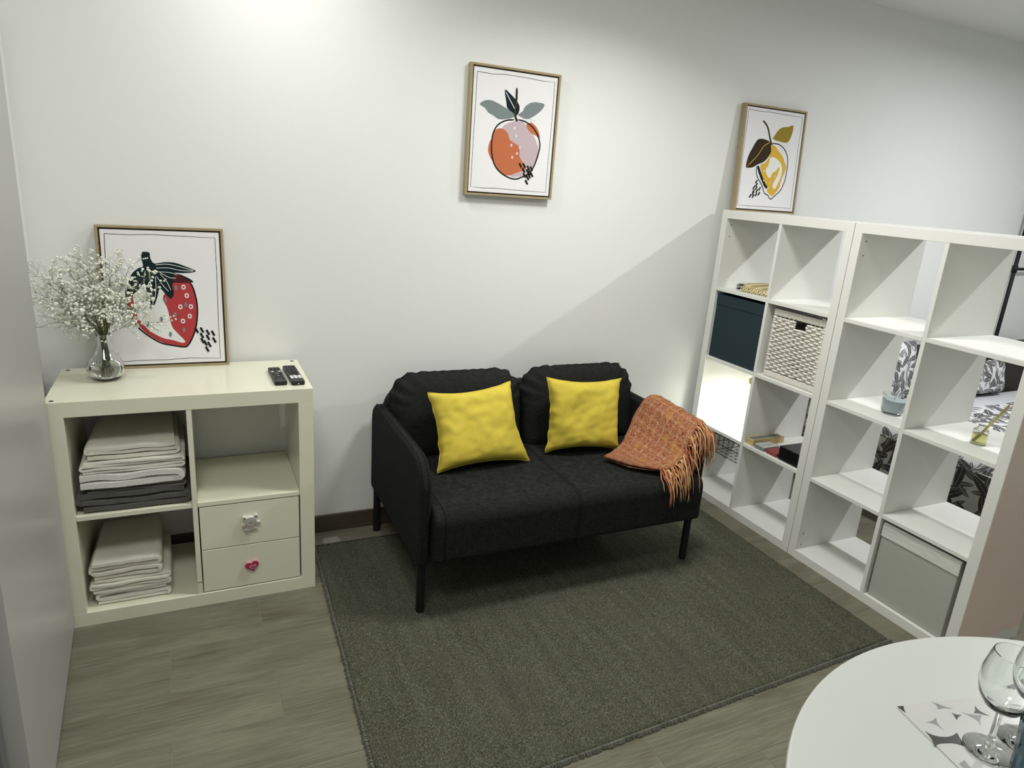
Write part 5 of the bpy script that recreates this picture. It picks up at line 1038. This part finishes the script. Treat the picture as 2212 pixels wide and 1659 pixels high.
def bed():
    t = thing('bed', 'bed with white sheet and dark headboard behind the cube shelves', 'bed', (4.62, -.115, 0)); X0, X1 = 3.70 - 4.62, 5.62 - 4.62
    uvbox('mattress', (X0, -1.95, .17), (X1, -.02, .410), SHEETW, t, .05, .004, 3)
    slab('bed_base', (X0 + .03, -1.93, .05), (X1 - .03, -.03, .17), HEADB, t, r=.01)
    slab('headboard', (X0 - .02, .0, 0), (X1 + .02, .042, .745), HEADB, t, r=.012)
    for (x, y) in ((X0 + .1, -1.85), (X1 - .1, -1.85), (X0 + .1, -.1), (X1 - .1, -.1)): slab('leg', (x - .03, y - .03, 0), (x + .03, y + .03, .05), HEADB, t)
    t2 = thing('duvet', 'black and white leaf patterned duvet spread over the bed', 'duvet', (4.62, -1.2, .17)); 
    bm = bmesh.new(); a, b = X0 - .045, X1 + .04; H = .290
    prism(bm, [(a, .03), (a + .03, .03), (a + .032, H - .05), (a + .05, H - .035), (b - .05, H - .035), (b - .032, H - .05), (b - .03, .03), (b, .03), (b, H - .05), (b - .015, H - .012), (b - .06, H), (a + .06, H), (a + .015, H - .012), (a, H - .05)], 1, -.80, .745, .008, 2)
    bmesh.ops.subdivide_edges(bm, edges=[e for e in bm.edges if e.calc_length() > .2], cuts=30, use_grid_fill=True)
    uvl = bm.loops.layers.uv.new('UVMap'); bm.normal_update()
    for f in bm.faces:
        for lp in f.loops: c = lp.vert.co; lp[uvl].uv = (c.y, c.z) if abs(f.normal.x) > .7 else (c.x, c.y)
    for v in bm.verts: v.co.z += .008 * noise.noise(v.co * 5) if v.co.z > .2 else 0
    bmobj('cover', bm, LEAFW, t2, smooth=True, angle=60)
    t3 = thing('bed_skirt', 'shaded leaf patterned cloth hanging down the side of the bed', 'valance', (3.66, -1.1, .16))
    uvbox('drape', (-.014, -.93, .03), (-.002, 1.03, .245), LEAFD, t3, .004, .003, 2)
    for i, (cx, yb, w, h, lb) in enumerate(((4.105, -.205, .46, .37, 'tall leaf patterned pillow against the headboard, nearer the shelves'), (5.045, -.205, .42, .22, 'leaf patterned pillow against the headboard beside the black rack'))):
        tp = thing('pillow', lb, 'pillow', (cx, yb, .425), 0, 'leaf patterned pillows on the bed'); V, F, uvs = [], [], []
        def base(p, u, v, side, T):
            uu = u * (1 - .06 * (1 - v * v)); vv = v * (1 - .06 * (1 - u * u)); e = max(0, 1 - u ** 4) ** .5 * max(0, 1 - v ** 4) ** .5
            z = (vv + 1) / 2 * h; return Vector((uu * w / 2, -side * (T * e + .006 * noise.noise(Vector((u * 3, v * 3, i)))) + .045 * z / h, z))
        puff(V, F, uvs, lambda u, v: (u, v), base, .055, .055, 22); uvs = [(a_ * w * 1.2 + i, b_ * h * 1.2) for a_, b_ in uvs]
        weldmesh('pillow_case', V, F, uvs, LEAFW, tp)
bed()
def rack():
    t = thing('clothes_rack', 'black metal tube rack standing by the wall beyond the bed', 'rack', (5.425, -.046, 0))
    zt = 1.66
    for x in (-.115, .42):
        V, F = tube_data([(x, 0, .0 if x < 0 else 0), (x, 0, zt)], .0125, 12); mesh('post', V, F, LEGBLACK, t, smooth=True)
    for z in (zt, 1.215, .25):
        V, F = tube_data([(-.115, 0, z), (.42, 0, z)], .0095, 10); mesh('rail', V, F, LEGBLACK, t, smooth=True)
    for x in (-.115,):
        V, F = tube_data([(x, 0, 1.215 - .022), (x, 0, 1.215 + .022)], .0165, 12); mesh('joint', V, F, LEGBLACK, t, smooth=True)
rack()

# ---------------- round table, placemat, glasses ----------------
TX, TY, TZ = 1.564, -2.647, .74
def table():
    t = thing('dining_table', 'round white table in the near right corner', 'table', (TX, TY, 0)); R = .5775
    lathe('table_top', [(0.0004, TZ - .022), (R - .03, TZ - .022), (R - .004, TZ - .014), (R, TZ - .006), (R - .0015, TZ - .001), (R - .005, TZ), (0.0004, TZ)], TABLE, t, n=160)
    lathe('pedestal', [(0.0004, .02), (.26, .02), (.22, .035), (.10, .06), (.045, .14), (.035, .35), (.04, .6), (.10, .70), (.16, TZ - .022), (0.0004, TZ - .022)], TABLE, t, n=64)
    lathe('foot_ring', [(0.0004, .0), (.275, .0), (.275, .012), (.26, .02), (0.0004, .02)], TABLE, t, n=64)
table()
def placemat():
    al = math.atan2(-.205, .979); t = thing('placemat', 'frosted placemat with charcoal and grey star shapes on the white table', 'placemat', (1.45, -2.193, TZ), al)
    bm = bmesh.new(); prism(bm, rrect(0, .43, -.29, 0, .002, 2), 2, .0003, .0022, .0005, 2); m = bmobj('sheet', bm, MATM, t, smooth=True)
    V, F, MI = [], [], []
    for i, (c, P) in enumerate(PRINTS['mat']):
        b = len(V); q = list(zip(P[::2], P[1::2])); V += [(x / 1000, -y / 1000, .00235 + .00001 * i) for x, y in q]; F.append(tuple(range(b, b + len(q)))); MI.append(0 if c == 'k' else 1)
    # the pattern goes on over the rest of the mat
    rnd = random.Random(3)
    for i in range(6):
        for j in range(4):
            cx, cy = .165 + i * .052, -.03 - j * .058
            if cx > .40 or (i < 2 and j < 2): continue
            b = len(V); a = .026; Q = []
            for k in range(4):
                q0 = PI / 2 * k + .4
                for s_ in range(4):
                    f = s_ / 4; p0 = Vector((math.cos(q0), math.sin(q0))) * a; p1 = Vector((math.cos(q0 + PI / 2), math.sin(q0 + PI / 2))) * a; c_ = (p0 + p1) * .14
                    Q.append((p0 * (1 - f) ** 2 + c_ * 2 * f * (1 - f) + p1 * f * f))
            V += [(cx + p.x, cy + p.y, .0024) for p in Q]; F.append(tuple(range(b, b + len(Q)))); MI.append((i + j) % 2)
    for f, k in zip(F, MI):
        bm = bmesh.new(); bm.faces.new([bm.verts.new(V[i]) for i in f]); bmesh.ops.triangulate(bm, faces=bm.faces, ngon_method='EAR_CLIP')
        me = bpy.data.meshes.new('printed_star'); bm.to_mesh(me); bm.free(); me.materials.append([MATK, MATS][k]); link(bpy.data.objects.new('printed_star', me), m)
placemat()
def goblet(label, x, y, s=1.0):
    t = thing('wine_glass', label, 'glass', (x, y, TZ + .0024))
    bowl = [(.0042, .070), (.010, .0735), (.024, .083), (.0335, .098), (.0385, .118), (.0375, .140), (.0335, .160), (.0305, .172), (.0292, .1725), (.0322, .159), (.0361, .140), (.0370, .118), (.0320, .100), (.022, .0865), (.009, .079), (0.0004, .078)]
    foot = [(0.0004, 0), (.031, 0), (.0335, .0012), (.0335, .0025), (.025, .0045), (.012, .009), (.0065, .016), (.0046, .028), (.0042, .070)]
    V, F = lathe_data(foot + bowl[1:], 56); V = [v * s for v in V]
    bm = bmesh.new(); vs = [bm.verts.new(v) for v in V]
    for f in F: bm.faces.new([vs[i] for i in f])
    bmesh.ops.remove_doubles(bm, verts=bm.verts, dist=1e-5); bmobj('goblet', bm, GLASS, t, smooth=True, angle=50)
goblet('clear stemmed glass on the placemat, left of the two stemmed glasses', 1.501, -2.309)
goblet('clear stemmed glass at the right edge, partly behind the blue tumbler', 1.572, -2.318)
def tumbler():
    t = thing('tumbler', 'smoky blue ribbed glass tumbler at the lower right corner', 'glass', (1.492, -2.377, TZ + .0024))
    out = [(0.0004, 0), (.026, 0), (.029, .003), (.031, .03), (.034, .075), (.036, .105)]; inn = [(.0345, .105), (.0322, .075), (.029, .03), (.0265, .008), (0.0004, .007)]
    V, F = lathe_data(out + inn, 96, warp=lambda r, z, q: r * (1 + (.03 if r > .028 and z > .002 else 0) * math.sin(16 * q + z * 60)))
    bm = bmesh.new(); vs = [bm.verts.new(v) for v in V]
    for f in F: bm.faces.new([vs[i] for i in f])
    bmesh.ops.remove_doubles(bm, verts=bm.verts, dist=1e-5); bmobj('ribbed_glass', bm, GLASSD, t, smooth=True, angle=60)
tumbler()
# strip of tape on the floor beyond the rug
bm = bmesh.new(); prism(bm, [(.872, -.108), (.884, -.068), (.94, -.066), (.95, -.10), (.94, -.125), (.885, -.128)], 2, .0002, .0009); tag(bmobj('tape_strip', bm, TAPE), 'short strip of cloudy tape on the floor beside the rug corner', 'tape')
